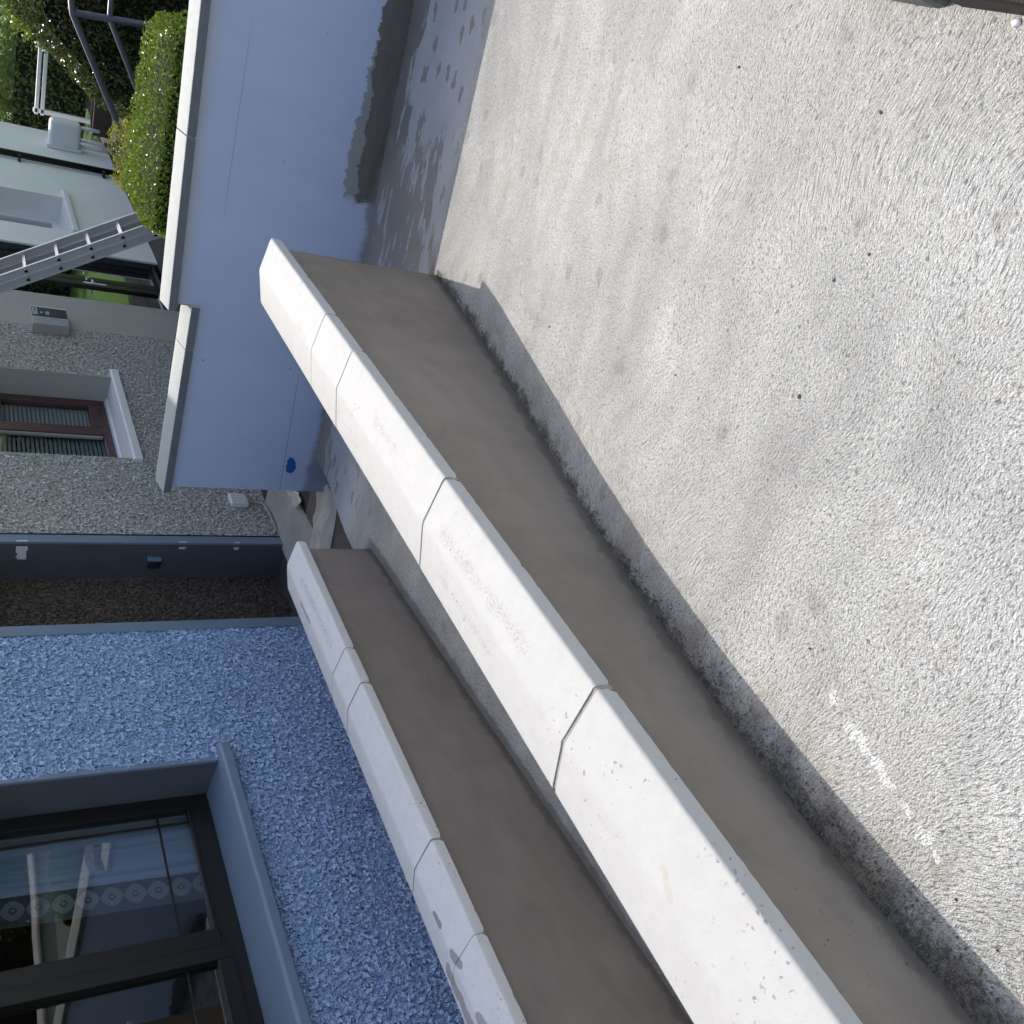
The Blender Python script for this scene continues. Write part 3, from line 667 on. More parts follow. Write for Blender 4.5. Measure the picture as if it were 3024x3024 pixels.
# sensor on the recess jamb
sn = thing("wall_sensor", (XF - 0.16, 6.26, 0.12), "small grey box with sloping lid on the dark recess jamb", "sensor")
q = MB(); q.box(XF - 0.205, XF - 0.125, 6.235, 6.2735, 0.09, 0.185); q.build("case", NAVY, sn, bevel=0.012, seg=3)
box("lid", SLATE, sn, XF - 0.128, XF - 0.108, 6.222, 6.2735, 0.085, 0.19, 0.007, 3)
MB().tube([(XF - 0.165, 6.2345, 0.135), (XF - 0.165, 6.231, 0.135)], 0.007, 10).build("button", BLACKP, sn)

# ---- grey house
gh = thing("grey_house", (XF - 2, 9.0, ZB), "house with bare grey roughcast front and brown framed window", "house")
G0, G1 = 7.60, 9.243
mg = MB()
facade(mg, 6.374, 10.39, ZB, 0.075, 0.0066); facade(mg, 6.374, G0, 0.075, 1.42, 0.0066); facade(mg, G1, 10.39, 0.075, 1.42, 0.0066)
facade(mg, 6.374, 10.39, 1.42, ZE, 0.08)
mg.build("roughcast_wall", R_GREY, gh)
shell(gh, 6.38, 13.1, ROOM); roof(gh, 5.8, 13.1)
box("plaster_pier", GREYP, gh, XF - 0.12, XF + 0.014, 10.39, 11.355, ZB, 2.3, 0.006)
fu = MB(); facade(fu, 10.39, 13.12, 2.3, ZE, 0.1); fu.build("upper_wall", R_GREY, gh)
box("wall_cable", BLACKP, gh, XF + 0.012, XF + 0.022, 6.372, 6.380, ZB + 0.05, 2.2)
gw = thing("window", (XF, 8.4, 0.1), None, None); gw.parent = gh; gw.location = Vector((XF, 8.4, 0.1)) - gh.location
XG = XF - 0.257
for (y0, y1) in ((G1 - 0.003, G1 + 0.02), (G0 - 0.02, G0 + 0.003)): box("reveal", GREYP, gw, XG - 0.05, XF + 0.012, y0, y1, 0.07, 1.45, 0.004)
box("reveal", GREYP, gw, XG - 0.05, XF + 0.012, G0, G1, 1.42, 1.45)
s = MB(); pr = [(XG - 0.03, 0.185), (XG + 0.03, 0.168), (XG + 0.035, 0.156), (XF + 0.035, 0.138), (XF + 0.045, 0.130), (XF + 0.045, 0.062), (XG - 0.03, 0.062)]
s.add([(px, y, pz) for y in (7.545, 9.385) for px, pz in pr], [tuple(range(7)), tuple(range(13, 6, -1))] + [(i, (i + 1) % 7, 7 + (i + 1) % 7, 7 + i) for i in range(7)])
s.build("window_sill", WHITES, gw, bevel=0.005)
def gp(name, mat, y0, y1, z0, z1, x0=-0.06, x1=0.004, bev=0.004): return box(name, mat, gw, XG + x0, XG + x1, y0, y1, z0, z1, bev)
gp("frame", MAHOG, G1 - 0.06, G1 - 0.004, 0.185, 1.42); gp("frame", MAHOG, G0 + 0.004, G0 + 0.06, 0.185, 1.42)
gp("frame", MAHOG, G0 + 0.06, G1 - 0.06, 0.185, 0.255); gp("frame", MAHOG, G0 + 0.06, G1 - 0.06, 1.35, 1.42)
gp("sash", MAHOG, G1 - 0.15, G1 - 0.062, 0.257, 1.12, -0.05, 0.02); gp("sash", MAHOG, 8.64, G1 - 0.15, 0.257, 0.345, -0.05, 0.02); gp("sash", MAHOG, 8.64, G1 - 0.15, 1.10, 1.19, -0.05, 0.02)
gp("mullion", MAHOG, 8.48, 8.64, 0.257, 1.35, -0.05, 0.018)
box("pane", GLASS, gw, XG - 0.02, XG - 0.014, 8.63, G1 - 0.14, 0.34, 1.11)
box("pane", GLASS, gw, XG - 0.02, XG - 0.014, G0 + 0.05, 8.49, 0.25, 1.36)
gp("glazing_bead", GREYP, 8.466, 8.479, 0.265, 1.35, -0.03, 0.006)
vb = thing("venetian_blind", (XG - 0.09, 8.4, 0.22), "grey venetian blind hanging behind the grey house window", "blind")
sl0 = MB(); sl0.grid(lambda u, v: (XG - 0.075 + 0.030 * v, G0 + 0.03 + (G1 - G0 - 0.06) * u, 0.280 - 0.022 * v - 0.006 * (1 - (2 * v - 1) ** 2)), 1, 4)
first = sl0.build("slat", BLIND, vb, smooth=True)
for i in range(1, 30): clone(first, vb, (0, 0, 0.037 * i))
box("head_rail", BLIND, vb, XG - 0.10, XG - 0.062, G0 + 0.03, G1 - 0.03, 1.36, 1.40)
# box on the pier
al = thing("alarm_box", (XF + 0.05, 10.42, 0.6), "ribbed grey box with navy label panel mounted at the grey house pier", "alarm")
box("case", GREYP, al, XF + 0.016, XF + 0.115, 10.17, 10.665, 0.445, 0.80, 0.008)
c1 = MB(); 
for k in range(4): c1.box(XF + 0.114, XF + 0.124, 10.172 + 0.05 * k, 10.214 + 0.05 * k, 0.45, 0.795)
for k, _ in enumerate(range(4)): box("rib", LABELW, al, XF + 0.1145, XF + 0.126, 10.175 + 0.052 * k, 10.218 + 0.052 * k, 0.452, 0.793, 0.006)
box("label_panel", NAVY, al, XF + 0.1145, XF + 0.119, 10.40, 10.645, 0.455, 0.79)
box("printed_label", LABELW, al, XF + 0.1195, XF + 0.121, 10.43, 10.62, 0.735, 0.785)
box("printed_mark", NAVY, al, XF + 0.1215, XF + 0.1225, 10.52, 10.60, 0.755, 0.766)
box("printed_label", LABELW, al, XF + 0.1195, XF + 0.121, 10.45, 10.54, 0.625, 0.66)
MB().tube([(XF + 0.1195, 10.50, 0.70), (XF + 0.1215, 10.50, 0.70)], 0.012, 12).build("indicator_light", WHITES, al)
box("side_rail", WHITES, al, XF + 0.1145, XF + 0.122, 10.648, 10.664, 0.45, 0.795, 0.003)
# junction box with cable
jb = thing("junction_box", (XF + 0.03, 7.0, -0.62), "small white plastic junction box low on the grey roughcast", "box")
box("case", WHITES, jb, XF + 0.012, XF + 0.062, 6.825, 6.985, -0.69, -0.545, 0.010, 3)
for k in range(4): box("rib", WHITES, jb, XF + 0.0625, XF + 0.066, 6.835 + 0.035 * k, 6.852 + 0.035 * k, -0.682, -0.553, 0.002)
MB().tube([(XF + 0.03, 6.90, -0.69), (XF + 0.03, 6.90, -0.74), (XF + 0.025, 6.89, -0.80)], 0.008, 8).build("cable", GREYP, jb)
cb = MB(); cb.tube([(XF + 0.03, 6.89, -0.80), (XF + 0.055, 6.82, -0.815), (XF + 0.06, 6.68, -0.825), (XF + 0.055, 6.50, -0.832), (XF + 0.03, 6.44, -0.83), (XF + 0.015, 6.40, -0.79)], 0.009, 8)
tag(cb.build("loose_cable", GREYP, None, smooth=True), "thin grey cable lying along the foot of the grey roughcast", "cable")
# patio doors
pdr = thing("patio_door", (XF - 0.2, 12.2, ZB), None, None); pdr.parent = gh; pdr.location = Vector((XF - 0.2, 12.2, ZB)) - gh.location
pdr["label"] = "dark framed glass doors reflecting the garden"
XD = XF - 0.10
def dp(name, mat, y0, y1, z0, z1, x0=-0.06, x1=0.0, bev=0.004): return box(name, mat, pdr, XD + x0, XD + x1, y0, y1, z0, z1, bev)
for (y0, y1) in ((11.36, 11.50), (12.16, 12.31), (12.325, 12.47), (12.97, 13.12)): dp("stile", DFRAME, y0, y1, ZB, 1.95)
for (y0, y1) in ((11.50, 12.16), (12.47, 12.97)):
    dp("bottom_rail", DFRAME, y0, y1, ZB, ZB + 0.16); dp("top_rail", DFRAME, y0, y1, 1.82, 1.95)
    dp("pane", GLASS2, y0, y1, ZB + 0.155, 1.825, -0.034, -0.028, 0)
box("lintel", GREYP, gh, XF - 0.2, XF + 0.01, 11.356, 13.118, 1.95, 2.3)
dh = MB(); dh.box(XD, XD + 0.012, 12.215, 12.25, -0.14, 0.12); dh.box(XD + 0.01, XD + 0.05, 12.225, 12.24, 0.02, 0.035); dh.box(XD + 0.04, XD + 0.055, 12.14, 12.24, 0.018, 0.037)
dh.build("door_handle", WHITES, pdr, bevel=0.003)
MB().tube([(XD + 0.012, 12.31, 0.08), (XD + 0.03, 12.33, 0.085), (XD + 0.032, 12.37, 0.06), (XD + 0.012, 12.39, 0.03)], 0.010, 8).build("door_knocker", WHITES, pdr)
MB().tube([(XD + 0.006, 11.56, 0.09), (XD + 0.012, 11.62, 0.09), (XD + 0.006, 11.72, 0.07)], 0.009, 8).build("handle_reflection_bar", WHITES, pdr) if False else None
box("draught_strip", WHITES, pdr, XD + 0.001, XD + 0.006, 12.55, 12.62, 0.085, 0.10)

# ---- white house
wh = thing("white_house", (XF - 2, 16.0, ZB), "house with smooth white rendered front behind the ladder", "house")
H0, H1 = 13.92, 15.545
mw = MB(); 
for (y0, y1, z0, z1) in ((13.12, 19.8, ZB + 0.0, 0.06), (13.12, H0, 0.06, 1.42), (H1, 19.8, 0.06, 1.42), (13.12, 19.8, 1.42, ZE)): facade(mw, y0, y1, z0, z1, 0.5)
mw.quad((XF, 19.8, ZB), (-9.4, 19.8, ZB), (-9.4, 19.8, ZE), (XF, 19.8, ZE))
mw.quad((XF, 13.12, ZB), (XF - 0.2, 13.12, ZB), (XF - 0.2, 13.12, 2.3), (XF, 13.12, 2.3))
mw.build("wall", WHITEP, wh); shell(wh, 13.14, 19.78, ROOM); roof(wh, 13.11, 20.1)
box("plinth", TARMAC, wh, XF - 0.02, XF + 0.012, 13.12, 19.8, ZB - 0.1, ZB + 0.03)
ww = thing("window", (XF, 14.7, 0.1), None, None); ww.parent = wh; ww.location = Vector((XF, 14.7, 0.1)) - wh.location
XH = XF - 0.37
for (y0, y1) in ((H1 - 0.002, H1 + 0.02), (H0 - 0.02, H0 + 0.002)): box("reveal", WHITEP, ww, XH - 0.05, XF - 0.002, y0, y1, 0.06, 1.45)
box("reveal", WHITEP, ww, XH - 0.05, XF - 0.002, H0, H1, 1.42, 1.45)
s = MB(); pr = [(XH - 0.03, 0.175), (XF + 0.05, 0.125), (XF + 0.06, 0.118), (XF + 0.06, 0.05), (XH - 0.03, 0.05)]
s.add([(px, y, pz) for y in (13.86, 15.82) for px, pz in pr], [tuple(range(5)), tuple(range(9, 4, -1))] + [(i, (i + 1) % 5, 5 + (i + 1) % 5, 5 + i) for i in range(5)])
s.build("window_sill", WHITES, ww, bevel=0.006)
for (y0, y1, z0, z1) in ((H1 - 0.10, H1 - 0.004, 0.16, 1.42), (H0 + 0.004, H0 + 0.09, 0.16, 1.42), (H0 + 0.09, H1 - 0.10, 0.16, 0.26), (14.66, 14.76, 0.26, 1.42)):
    box("frame", WHITEF, ww, XH - 0.06, XH, y0, y1, z0, z1, 0.004)
for (y0, y1) in ((H0 + 0.08, 14.67), (14.75, H1 - 0.09)): box("pane", GLASS, ww, XH - 0.03, XH - 0.024, y0, y1, 0.25, 1.42)
dpipe = thing("drainpipe", (XF + 0.06, 17.35, ZB), "black drainpipe down the white house front", "pipe")
MB().tube([(XF + 0.07, 17.33, ZB + 0.02), (XF + 0.07, 17.33, 5.0)], 0.052, 14).build("pipe", BLACKP, dpipe, smooth=True)
for z in (-0.62, 0.62, 1.9, 3.2): box("pipe_bracket", BLACKP, dpipe, XF, XF + 0.10, 17.14, 17.30, z, z + 0.035, 0.005)
# white cabinet at the corner
cbx = thing("utility_cabinet", (XF + 0.25, 18.9, ZB), "rounded white cabinet fixed by the far corner of the white house", "cabinet")
q = MB(); q.box(XF + 0.005, XF + 0.47, 18.55, 18.90, -0.36, 0.14); q.build("case", WHITES, cbx, bevel=0.07, seg=4)
box("back_plate", WHITES, cbx, XF + 0.004, XF + 0.06, 18.52, 18.93, -0.385, 0.165, 0.01)
for (x, z0) in ((XF + 0.09, ZB), (XF + 0.40, -0.66)): MB().tube([(x, 18.72, z0), (x, 18.72, -0.33)], 0.032, 10).build("pipe", WHITES, cbx, smooth=True)
MB().tube([(XF + 0.18, 18.72, -0.34), (XF + 0.18, 18.72, -0.66), (XF + 0.15, 18.72, -0.72), (XF + 0.10, 18.72, -0.74)], 0.018, 8).build("pipe", WHITES, cbx, smooth=True)
wr = thing("white_rails", (-3.4, 20.3, ZB), "pair of white horizontal rails beyond the white cabinet", "fence")
for z in (0.215, 0.115): box("rail", WHITES, wr, -4.05, -2.85, 20.30, 20.38, z, z + 0.062, 0.01)
box("post", WHITES, wr, -4.02, -3.94, 20.30, 20.38, ZB, 0.30, 0.01); box("post", WHITES, wr, -2.9, -2.82, 20.30, 20.38, ZB, 0.30, 0.01)
bp = thing("wooden_trough", (-3.7, 19.4, ZB), "low brown wooden trough beside the white house corner", "planter")
for (x0, x1, y0, y1) in ((-4.0, -3.4, 19.3, 19.34), (-4.0, -3.4, 19.66, 19.70), (-4.0, -3.96, 19.34, 19.66), (-3.44, -3.4, 19.34, 19.66)): box("board", WOOD, bp, x0, x1, y0, y1, ZB, ZB + 0.30, 0.006)
box("soil", SOIL, bp, -3.96, -3.44, 19.34, 19.66, ZB, ZB + 0.26)

# ------------------------------------------------------------------ ladder
ld = thing("ladder", (-1.95, 8.8, ZB), "aluminium double extension ladder leaning on the grey house", "ladder")
a0 = Vector((-2.628, 8.8, 0.243)); a1 = Vector((-3.057, 8.8, 0.974))
dl = (a1 - a0).normalized(); nl = Vector((dl.z, 0, -dl.x))           # nl: outwards, away from the house
if nl.x < 0: nl = -nl
base = a0 + dl * ((ZB + 0.0 - a0.z) / dl.z); L = (4.2 - 1.93 - 0.04) / abs(dl.x) * 1.0
L = min(L, 4.55)
def prism(c0, c1, wx, wy, y, lip=0.0):
    """stile along the ladder; wx across (nl), wy along y; I-shaped with lips"""
    q = MB()
    def seg_(n0, n1, y0, y1):
        vs = []
        for p in (c0, c1):
            for (a, yy) in ((n0, y0), (n1, y0), (n1, y1), (n0, y1)): vs.append((p.x + nl.x * a, yy, p.z + nl.z * a))
        q.add(vs, [(0, 1, 2, 3), (7, 6, 5, 4), (0, 4, 5, 1), (1, 5, 6, 2), (2, 6, 7, 3), (3, 7, 4, 0)])
    seg_(-wx / 2, wx / 2, y - 0.004, y + 0.004)
    for s_ in (-1, 1): seg_(s_ * wx / 2 - 0.004, s_ * wx / 2 + 0.004, y - wy / 2, y + wy / 2)
    return q
for si, off in enumerate((0.0, -0.078)):
    c0 = base + nl * off + dl * (0.05 + 0.28 * si); c1 = base + nl * off + dl * (L - 0.35 + 0.3 * si)
    for y in (8.80 + 0.012 * si, 9.20 - 0.012 * si): prism(c0, c1, 0.064, 0.026, y).build("stile", ALU, ld)
    n = int((c1 - c0).length / 0.284); t0 = (a0 - (base)).dot(dl) % 0.284
    rung = None
    for k in range(n + 1):
        p = base + nl * off + dl * (t0 + 0.284 * k + 0.02 * si)
        if rung is None:
            q = MB(); tri = [(-0.017, -0.014), (0.017, -0.014), (0.004, 0.017), (-0.004, 0.017)]
            y0_, y1_ = 8.7815 + 0.012 * si, 9.2185 - 0.012 * si
            vs = [(p.x + nl.x * a + dl.x * c, yy, p.z + nl.z * a + dl.z * c) for yy in (y0_, y1_) for a, c in tri]
            q.add(vs, [(i, (i + 1) % 4, 4 + (i + 1) % 4, 4 + i) for i in range(4)]); q.cur = 1; q.add(vs[:4], [(0, 1, 2, 3)]); q.add(vs[4:], [(3, 2, 1, 0)])
            rung = q.build("rung", [ALU, BORESHADE], ld); p0 = p
        else: clone(rung, ld, p - p0)
for y in (8.80, 9.20): box("foot", BLACKP, ld, base.x - 0.05, base.x + 0.05, y - 0.025, y + 0.025, ZB, ZB + 0.07, 0.006)

# ------------------------------------------------------------------ handrail beyond the low hedge
hr = thing("handrail", (-0.85, 8.0, ZB), "dark grey tubular handrail sloping down past the tall hedge", "handrail")
T = lambda pts, nm, r=0.023: MB().tube(pts, r, 12).build(nm, RAILP, hr, smooth=True)
T([(0.6, 8.0, 0.872), (-0.80, 8.0, 0.858), (-0.87, 8.0, 0.845), (-1.803, 8.0, 0.335), (-2.25, 8.0, 0.09)], "top_rail")
T([(0.6, 8.0, 0.63), (-0.80, 8.0, 0.608), (-0.86, 8.0, 0.592), (-1.317, 8.0, 0.347), (-2.25, 8.0, -0.155)], "lower_rail", 0.019)
T([(-0.862, 8.0, 0.845), (-0.80, 8.0, 0.30), (-0.80, 8.0, ZB)], "post"); T([(-2.2, 8.0, 0.12), (-2.2, 8.0, ZB)], "post"); T([(0.55, 8.0, 0.87), (0.55, 8.0, ZB)], "post")

# ------------------------------------------------------------------ plants
def leaves(name, pts, size, mat, parent, seed, up=0.35, fold=0.25):
    rr = random.Random(seed); V = []; Fc = []
    for (p, nrm) in pts:
        d = Vector((rr.gauss(0, 1), rr.gauss(0, 1), rr.gauss(0, 1))).normalized()
        nn = (Vector(nrm) * 0.55 + Vector((0, 0, up)) + d * 0.85).normalized()
        t = nn.orthogonal().normalized(); t = (Matrix.Rotation(rr.uniform(0, 6.283), 3, nn) @ t)
        bt = nn.cross(t); s_ = size * rr.uniform(0.6, 1.3); w = s_ * 0.52
        b0 = len(V); p = Vector(p)
        V += [p - t * s_ * 0.5, p + bt * w * 0.5 + nn * w * fold, p + t * s_ * 0.5, p - bt * w * 0.5 + nn * w * fold]
        Fc += [(b0, b0 + 1, b0 + 2), (b0, b0 + 2, b0 + 3)]
    me = bpy.data.meshes.new(name); me.from_pydata([tuple(v) for v in V], [], Fc); me.update()
    o = link(name, me, mat, parent); o["kind"] = "stuff"; return o
def box_shell(x0, x1, y0, y1, z0, z1, n, seed, depth=0.10, rough=0.03, rnd_=0.12, shape=None):
    """points in the outer shell of a clipped, round-shouldered block"""
    rr = random.Random(seed); out = []
    c = Vector(((x0 + x1) / 2, (y0 + y1) / 2, (z0 + z1) / 2)); h = Vector(((x1 - x0) / 2, (y1 - y0) / 2, (z1 - z0) / 2))
    areas = [(0, h.y * h.z), (1, h.x * h.z), (2, h.x * h.y)]
    tot = 2 * areas[0][1] + 2 * areas[1][1] + areas[2][1]
    while len(out) < n:
        r = rr.random() * tot
        if r < 2 * areas[0][1]: ax, sg = 0, (1 if rr.random() < 0.5 else -1)
        elif r < 2 * areas[0][1] + 2 * areas[1][1]: ax, sg = 1, (1 if rr.random() < 0.3 else -1)
        else: ax, sg = 2, 1
        u = Vector((rr.uniform(-1, 1), rr.uniform(-1, 1), rr.uniform(-1, 1))); u[ax] = sg
        q = (abs(u.x) ** 7 + abs(u.y) ** 7 + abs(max(u.z, 0)) ** 7) ** (1 / 7)
        u = u / max(q, 1e-3)
        p = Vector((u.x * h.x, u.y * h.y, u.z * h.z)) + c
        nrm = Vector((0, 0, 0)); nrm[ax] = sg
        bmp = rough * mnoise.noise(p * 4.0) + rough * 0.8 * mnoise.noise(p * 11.0)
        p = p + nrm * (bmp - depth * rr.random() ** 1.6)
        if shape and not shape(p): continue
        out.append((p, nrm))
    return out
L_LIT = mat_leaf("privet_leaves", [(0.06, 0.12, 0.012), (0.10, 0.19, 0.018), (0.15, 0.24, 0.025), (0.22, 0.27, 0.04), (0.07, 0.13, 0.015)], 0.30, 0.45)
L_DARK = mat_leaf("dark_hedge_leaves", [(0.022, 0.036, 0.013), (0.038, 0.058, 0.018), (0.06, 0.085, 0.026), (0.05, 0.042, 0.025), (0.10, 0.12, 0.04)], 0.25, 0.25)
L_MID = mat_leaf("conifer_leaves", [(0.04, 0.085, 0.022), (0.065, 0.125, 0.03), (0.10, 0.155, 0.04), (0.09, 0.125, 0.035)], 0.5, 0.3)
L_YEL = mat_leaf("yellow_bush_leaves", [(0.16, 0.19, 0.02), (0.34, 0.30, 0.03), (0.46, 0.38, 0.04), (0.12, 0.16, 0.03)], 0.4, 0.5)
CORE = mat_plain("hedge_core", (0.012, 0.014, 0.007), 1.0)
TWIG = BARK
def hedge(name, label, cat, x0, x1, y0, y1, z0, z1, n, size, mat, seed, depth=0.1, rough=0.03, shape=None, core=True):
    t = thing(name, ((x0 + x1) / 2, (y0 + y1) / 2, z0), label, cat)
    leaves("foliage", box_shell(x0, x1, y0, y1, z0, z1, n, seed, depth, rough, shape=shape), size, mat, t, seed)
    rr = random.Random(seed); q = MB()
    for k in range(14):
        x = rr.uniform(x0 + .3 * (x1 - x0), x1 - .3 * (x1 - x0)); y = rr.uniform(y0 + .1, y1 - .1)
        q.tube([(x, y, z0), (x + rr.uniform(-.1, .1), y + rr.uniform(-.1, .1), z0 + (z1 - z0) * 0.5), (x + rr.uniform(-.2, .2), y + rr.uniform(-.1, .1), z1 - 0.2)], [0.02, 0.014, 0.006], 6)
    q.build("stems", TWIG, t)["kind"] = "stuff"
    if core: box("dark_core", CORE, t, x0 + depth * 1.1, x1 - depth * 1.1, y0 + depth * 1.1, y1 - depth * 1.1, z0, z1 - depth * 1.2)  # plain near-black block filling the inside of the hedge
    return t
hedge("clipped_hedge", "low clipped bright green hedge in sun just behind the blue wall", "hedge", -1.82, -0.55, 5.98, 6.95, ZB, 0.575, 30000, 0.026, L_LIT, 21, 0.08, 0.035)
hedge("yellow_bush", "small yellow leaved bush behind the clipped hedge", "bush", -1.84, -1.36, 7.05, 7.5, ZB, 0.60, 9000, 0.026, L_YEL, 31, 0.12, 0.06)
# tall hedge: leans back on its left side
def slope(p): return p.z < 1.16 - max(0, (-1.12 - p.x)) * 1.25 + 0.12 * mnoise.noise(Vector((p.x * 4, p.y * 4, 1)))
th = thing("tall_hedge", (0.5, 10.4, ZB), "tall dark backlit hedge behind the handrail", "hedge")
pts = []
rr = random.Random(5)
def hedge_top(x, y): return 1.16 - max(0, (-1.15 - x)) * 1.2 - max(0, (-1.72 - x)) * 2.2 + 0.10 * mnoise.noise(Vector((x * 2.3, y * 2.3, 0))) + 0.05 * mnoise.noise(Vector((x * 7, y * 7, 2)))
for k in range(26000):                                               # face towards us and the top
    x = rr.uniform(-2.15, 1.8); r = rr.random()
    if r < 0.62:
        top = hedge_top(x, 9.6)
        if top < ZB + 0.1: continue
        z = rr.uniform(ZB, top); y = 9.55 + 0.12 * mnoise.noise(Vector((x * 3, z * 3, 0))) + 0.07 * mnoise.noise(Vector((x * 8, z * 8, 4))) + rr.random() ** 2 * 0.22; nrm = (0, -1, 0)
    else:
        y = rr.uniform(9.55, 10.9); top = hedge_top(x, y); z = top - rr.random() ** 2 * 0.16; nrm = (0, 0, 1)
        if top < ZB + 0.1: continue
    pts.append(((x, y, z), nrm))
leaves("foliage", pts, 0.046, L_DARK, th, 9, 0.3)
q = MB()
for k in range(40):
    x = rr.uniform(-1.9, 1.7); top = hedge_top(x, 9.9)
    q.tube([(x * 0.8, 10.0, ZB), (x, 9.85 + rr.uniform(-.1, .3), ZB + (top - ZB) * 0.5), (x + rr.uniform(-.25, .25), 9.62 + rr.uniform(0, .2), top - 0.1)], [0.022, 0.013, 0.005], 5)
q.build("stems", BARK, th)["kind"] = "stuff"
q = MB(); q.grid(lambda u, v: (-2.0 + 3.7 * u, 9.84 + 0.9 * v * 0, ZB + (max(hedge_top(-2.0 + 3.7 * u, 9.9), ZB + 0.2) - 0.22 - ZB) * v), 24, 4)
q.grid(lambda u, v: (-2.0 + 3.7 * u, 9.84 + 0.9 * v, max(hedge_top(-2.0 + 3.7 * u, 9.9), ZB + 0.2) - 0.22), 24, 3); q.build("dark_core", CORE, th)  # plain near-black sheets inside the foliage
def tree(label, x, y, h, r, seed, mat, n, size):
    t = thing("tree", (x, y, ZB), label, "tree", None)
    rr = random.Random(seed); q = MB()
    q.tube([(x, y, ZB), (x + .05, y, ZB + h * 0.3), (x - .03, y + .05, ZB + h * 0.65), (x, y, ZB + h * 0.95)], [0.17, 0.13, 0.08, 0.02], 9)
    for k in range(12):
        a = rr.uniform(0, 6.28); z = ZB + h * rr.uniform(0.08, 0.7); rl = r * rr.uniform(0.5, 0.85)
        q.tube([(x, y, z), (x + math.cos(a) * rl * .5, y + math.sin(a) * rl * .5, z + .25 * rl), (x + math.cos(a) * rl, y + math.sin(a) * rl, z + .6 * rl)], [0.06, 0.035, 0.01], 6)
    q.build("trunk", BARK, t)
    clumps = []
    for k in range(90):
        a = rr.uniform(0, 6.28); zz = rr.random(); rad = r * (0.55 + 0.45 * rr.random()) * (1 - 0.72 * zz ** 1.7)
        clumps.append((Vector((x + math.cos(a) * rad, y + math.sin(a) * rad, ZB + 0.1 + zz * h)), rr.uniform(0.28, 0.55)))
    pts = []
    for k in range(n):
        c, cr = clumps[rr.randrange(len(clumps))]; d = Vector((rr.gauss(0, 1), rr.gauss(0, 1), rr.gauss(0, 1))).normalized()
        pts.append((c + d * cr * rr.random() ** 0.45, d))
    leaves("crown", pts, size, mat, t, seed + 1, 0.2)
for i, (x, y, h, r, lab) in enumerate(((-7.6, 27, 6.5, 1.9, "bushy green tree standing farthest left beyond the white house"), (-5.2, 26.2, 6.0, 1.7, "bushy green tree rising right behind the white rails"),
        (-2.9, 27.2, 6.3, 1.8, "bushy green tree above the sunlit rim of the tall hedge"), (-0.5, 26.6, 6.0, 1.8, "bushy green tree hidden mostly behind the tall hedge"))):
    tree(lab, x, y, h, r, 50 + i, L_MID, 9000, 0.13)
hedge("boundary_hedge", "dark green hedge beyond the white cabinet and rails", "hedge", -9.5, 3.0, 23.2, 24.2, ZB, 0.75, 16000, 0.09, L_MID, 77, 0.22, 0.10)

hedge("reflection_hedge", "added hedge out of view that darkens the window reflection", "hedge", 8.2, 9.2, 2.0, 24.0, ZB, 1.3, 9000, 0.11, L_DARK, 88, 0.2, 0.10)  # hedge added out of view to darken the reflection in the window
hedge("reflection_shrub", "broad green shrub added behind the tall hedge for a window reflection", "shrub", -2.0, 1.2, 13.6, 15.2, ZB, 1.05, 7000, 0.07, L_LIT, 89, 0.25, 0.15)  # shrub added so the grey house window reflects foliage
# boundary wall of the neighbouring garden, seen reflected in the blue house window
nw = thing("low_boundary_wall", (2.7, 10, ZB), "low white coped wall along the lawn beside the tall hedge", "wall")
box("rendered_body", WHITEP, nw, 2.56, 2.80, 6.2, 16.0, ZB - 0.2, 0.36)
for k in range(10):
    s_ = link("coping_stone", coping_mesh("coping_stone", 0.97, 300 + k), COPE, nw); s_.location = Vector(s_.location) + Vector((2.845, 6.22 + 0.98 * k, 0.36))

# ------------------------------------------------------------------ dust sheet and small things
def cloth(name, label, P, nu, nv):
    o = MB().grid(P, nu, nv).build(name, CLOTH, None, smooth=True); return tag(o, label, "dust sheet")
def fold(u, v):
    x = -3.20 - 0.78 * u
    w = 0.27 * (1.0 + 0.10 * math.sin(u * 5)); yc = 5.60 - 0.15 * u
    wob = mnoise.noise(Vector((u * 3.0, v * 1.2, 5))); wob2 = mnoise.noise(Vector((u * 7.0, v * 3.0, 11)))
    y = yc + (v - 0.5) * w + 0.018 * wob
    ph = v * 24 + 4.5 * wob + 1.6 * wob2
    ridge = 0.050 * (1 - abs(math.sin(ph))) ** 0.7 * (0.6 + 0.5 * mnoise.noise(Vector((u * 6, v * 5, 20))))
    z = -0.864 + 0.062 * (math.sin(math.pi * min(max(v, 0), 1)) ** 0.5) * (0.8 + 0.35 * mnoise.noise(Vector((u * 4, v * 3, 9)))) + ridge + 0.010 * wob2
    if v < 0.01 or v > 0.99: z = -0.868
    return (x, y, z)
cloth("dust_sheet", "crumpled beige dust sheet lying on the path between the two walls", fold, 120, 120)
def scrap(u, v):
    x = -3.66 - 0.10 * u; y = 6.10 + 0.26 * v
    return (x + 0.02 * mnoise.noise(Vector((u * 4, v * 6, 1))), y, -0.856 + 0.05 * math.sin(math.pi * u) * abs(math.sin(v * 7 + u)) + 0.01 * mnoise.noise(Vector((u * 9, v * 9, 3))))
cloth("cloth_scrap", "small twisted scrap of pale cloth by the end of the blue wall", scrap, 24, 40)

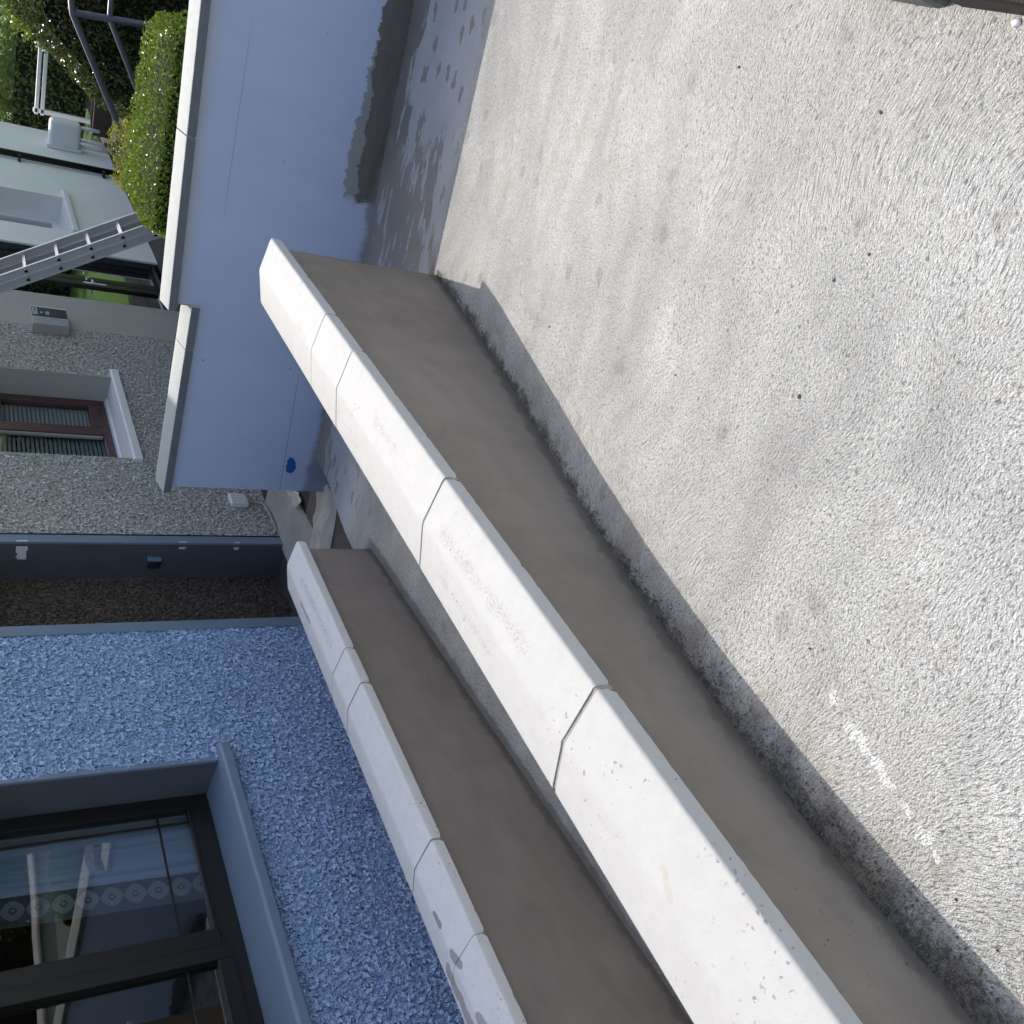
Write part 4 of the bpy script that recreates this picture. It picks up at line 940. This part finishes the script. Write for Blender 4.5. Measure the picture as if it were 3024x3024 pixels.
# slab and plain black edging block at the right edge of the driveway
st_ = MB(); st_.box(0.254, 0.62, 1.405, 1.72, -0.06, 0.055)
o = st_.build("slate_slab", mat_plain("wet_slate", (0.11, 0.115, 0.12), 0.5, 0.2, 20, 0.003), None, bevel=0.03, seg=3)
tag(o, "rounded dark grey slab at the edge of the driveway", "slab")
o = MB().box(0.262, 0.50, -1.2, 1.39, -0.05, 0.085).build("black_edging", mat_plain("edging_black", (0.018, 0.016, 0.014), 0.7, 0.2, 20, 0.003), None, bevel=0.012)
tag(o, "plain black edging along the driveway", "edging")
def pebble(name, x, y, r, mat, label, cat, seed, grp=None):
    bm = bmesh.new(); bmesh.ops.create_icosphere(bm, subdivisions=2, radius=r)
    for v in bm.verts:
        k = 1 + 0.35 * mnoise.noise(v.co / r * 1.3 + Vector((seed, 0, 0))); v.co = Vector((v.co.x * k, v.co.y * k * 0.8, v.co.z * k * 0.55))
    me = bpy.data.meshes.new(name); bm.to_mesh(me); bm.free()
    o = link(name, me, mat); o.location = (x, y, ground_z(x, y) + r * 0.35); o.rotation_euler = (0, 0, seed * 1.7); return tag(o, label, cat, grp)
STONE = mat_plain("pebble_grey", (0.13, 0.125, 0.115), 0.8, 0.25, 30, 0.002)
pebble("stone_chip", 0.250, 1.236, 0.009, WHITES, "white stone chip beside the black edging", "stone", 3)
GRP = "small loose pebbles on the driveway"
for i in range(8):
    x = rnd.uniform(-1.0, 0.1); y = rnd.uniform(0.7, 3.2)
    pebble("pebble", x, y, rnd.uniform(0.0032, 0.0058), STONE, "small dark pebble loose on the sunlit driveway", "pebble", i + 1, GRP)
# grit along the wall foot
q = MB(); rr = random.Random(12)
for k in range(1500):
    y = rr.uniform(0.2, 4.4); y = y if rr.random() < 0.6 else rr.uniform(0.2, 1.8)
    x = -1.247 + abs(rr.gauss(0, 0.022 + 0.018 * max(0, 1.8 - y)))
    r = rr.uniform(0.0012, 0.0042) * (1.3 if y < 1 else 1.0); z = ground_z(x, y) + r * 0.4
    q.add([(x + r, y, z), (x - r * .5, y + r * .8, z), (x - r * .5, y - r * .9, z), (x, y, z + r * 1.2)], [(0, 1, 3), (1, 2, 3), (2, 0, 3)])
tag(q.build("loose_grit", mat_plain("mortar_grit", (0.17, 0.15, 0.13), 0.9, 0.3, 60), None), "dark grit and mortar crumbs along the foot of the long wall", "grit", None, "stuff")

# ------------------------------------------------------------------ render settings
scene.render.engine = 'CYCLES'
scene.cycles.use_adaptive_sampling = True; scene.cycles.adaptive_threshold = 0.025; scene.cycles.adaptive_min_samples = 12
scene.cycles.max_bounces = 8; scene.cycles.diffuse_bounces = 4; scene.cycles.glossy_bounces = 4; scene.cycles.transparent_max_bounces = 12
scene.render.resolution_x = 1024; scene.render.resolution_y = 1024
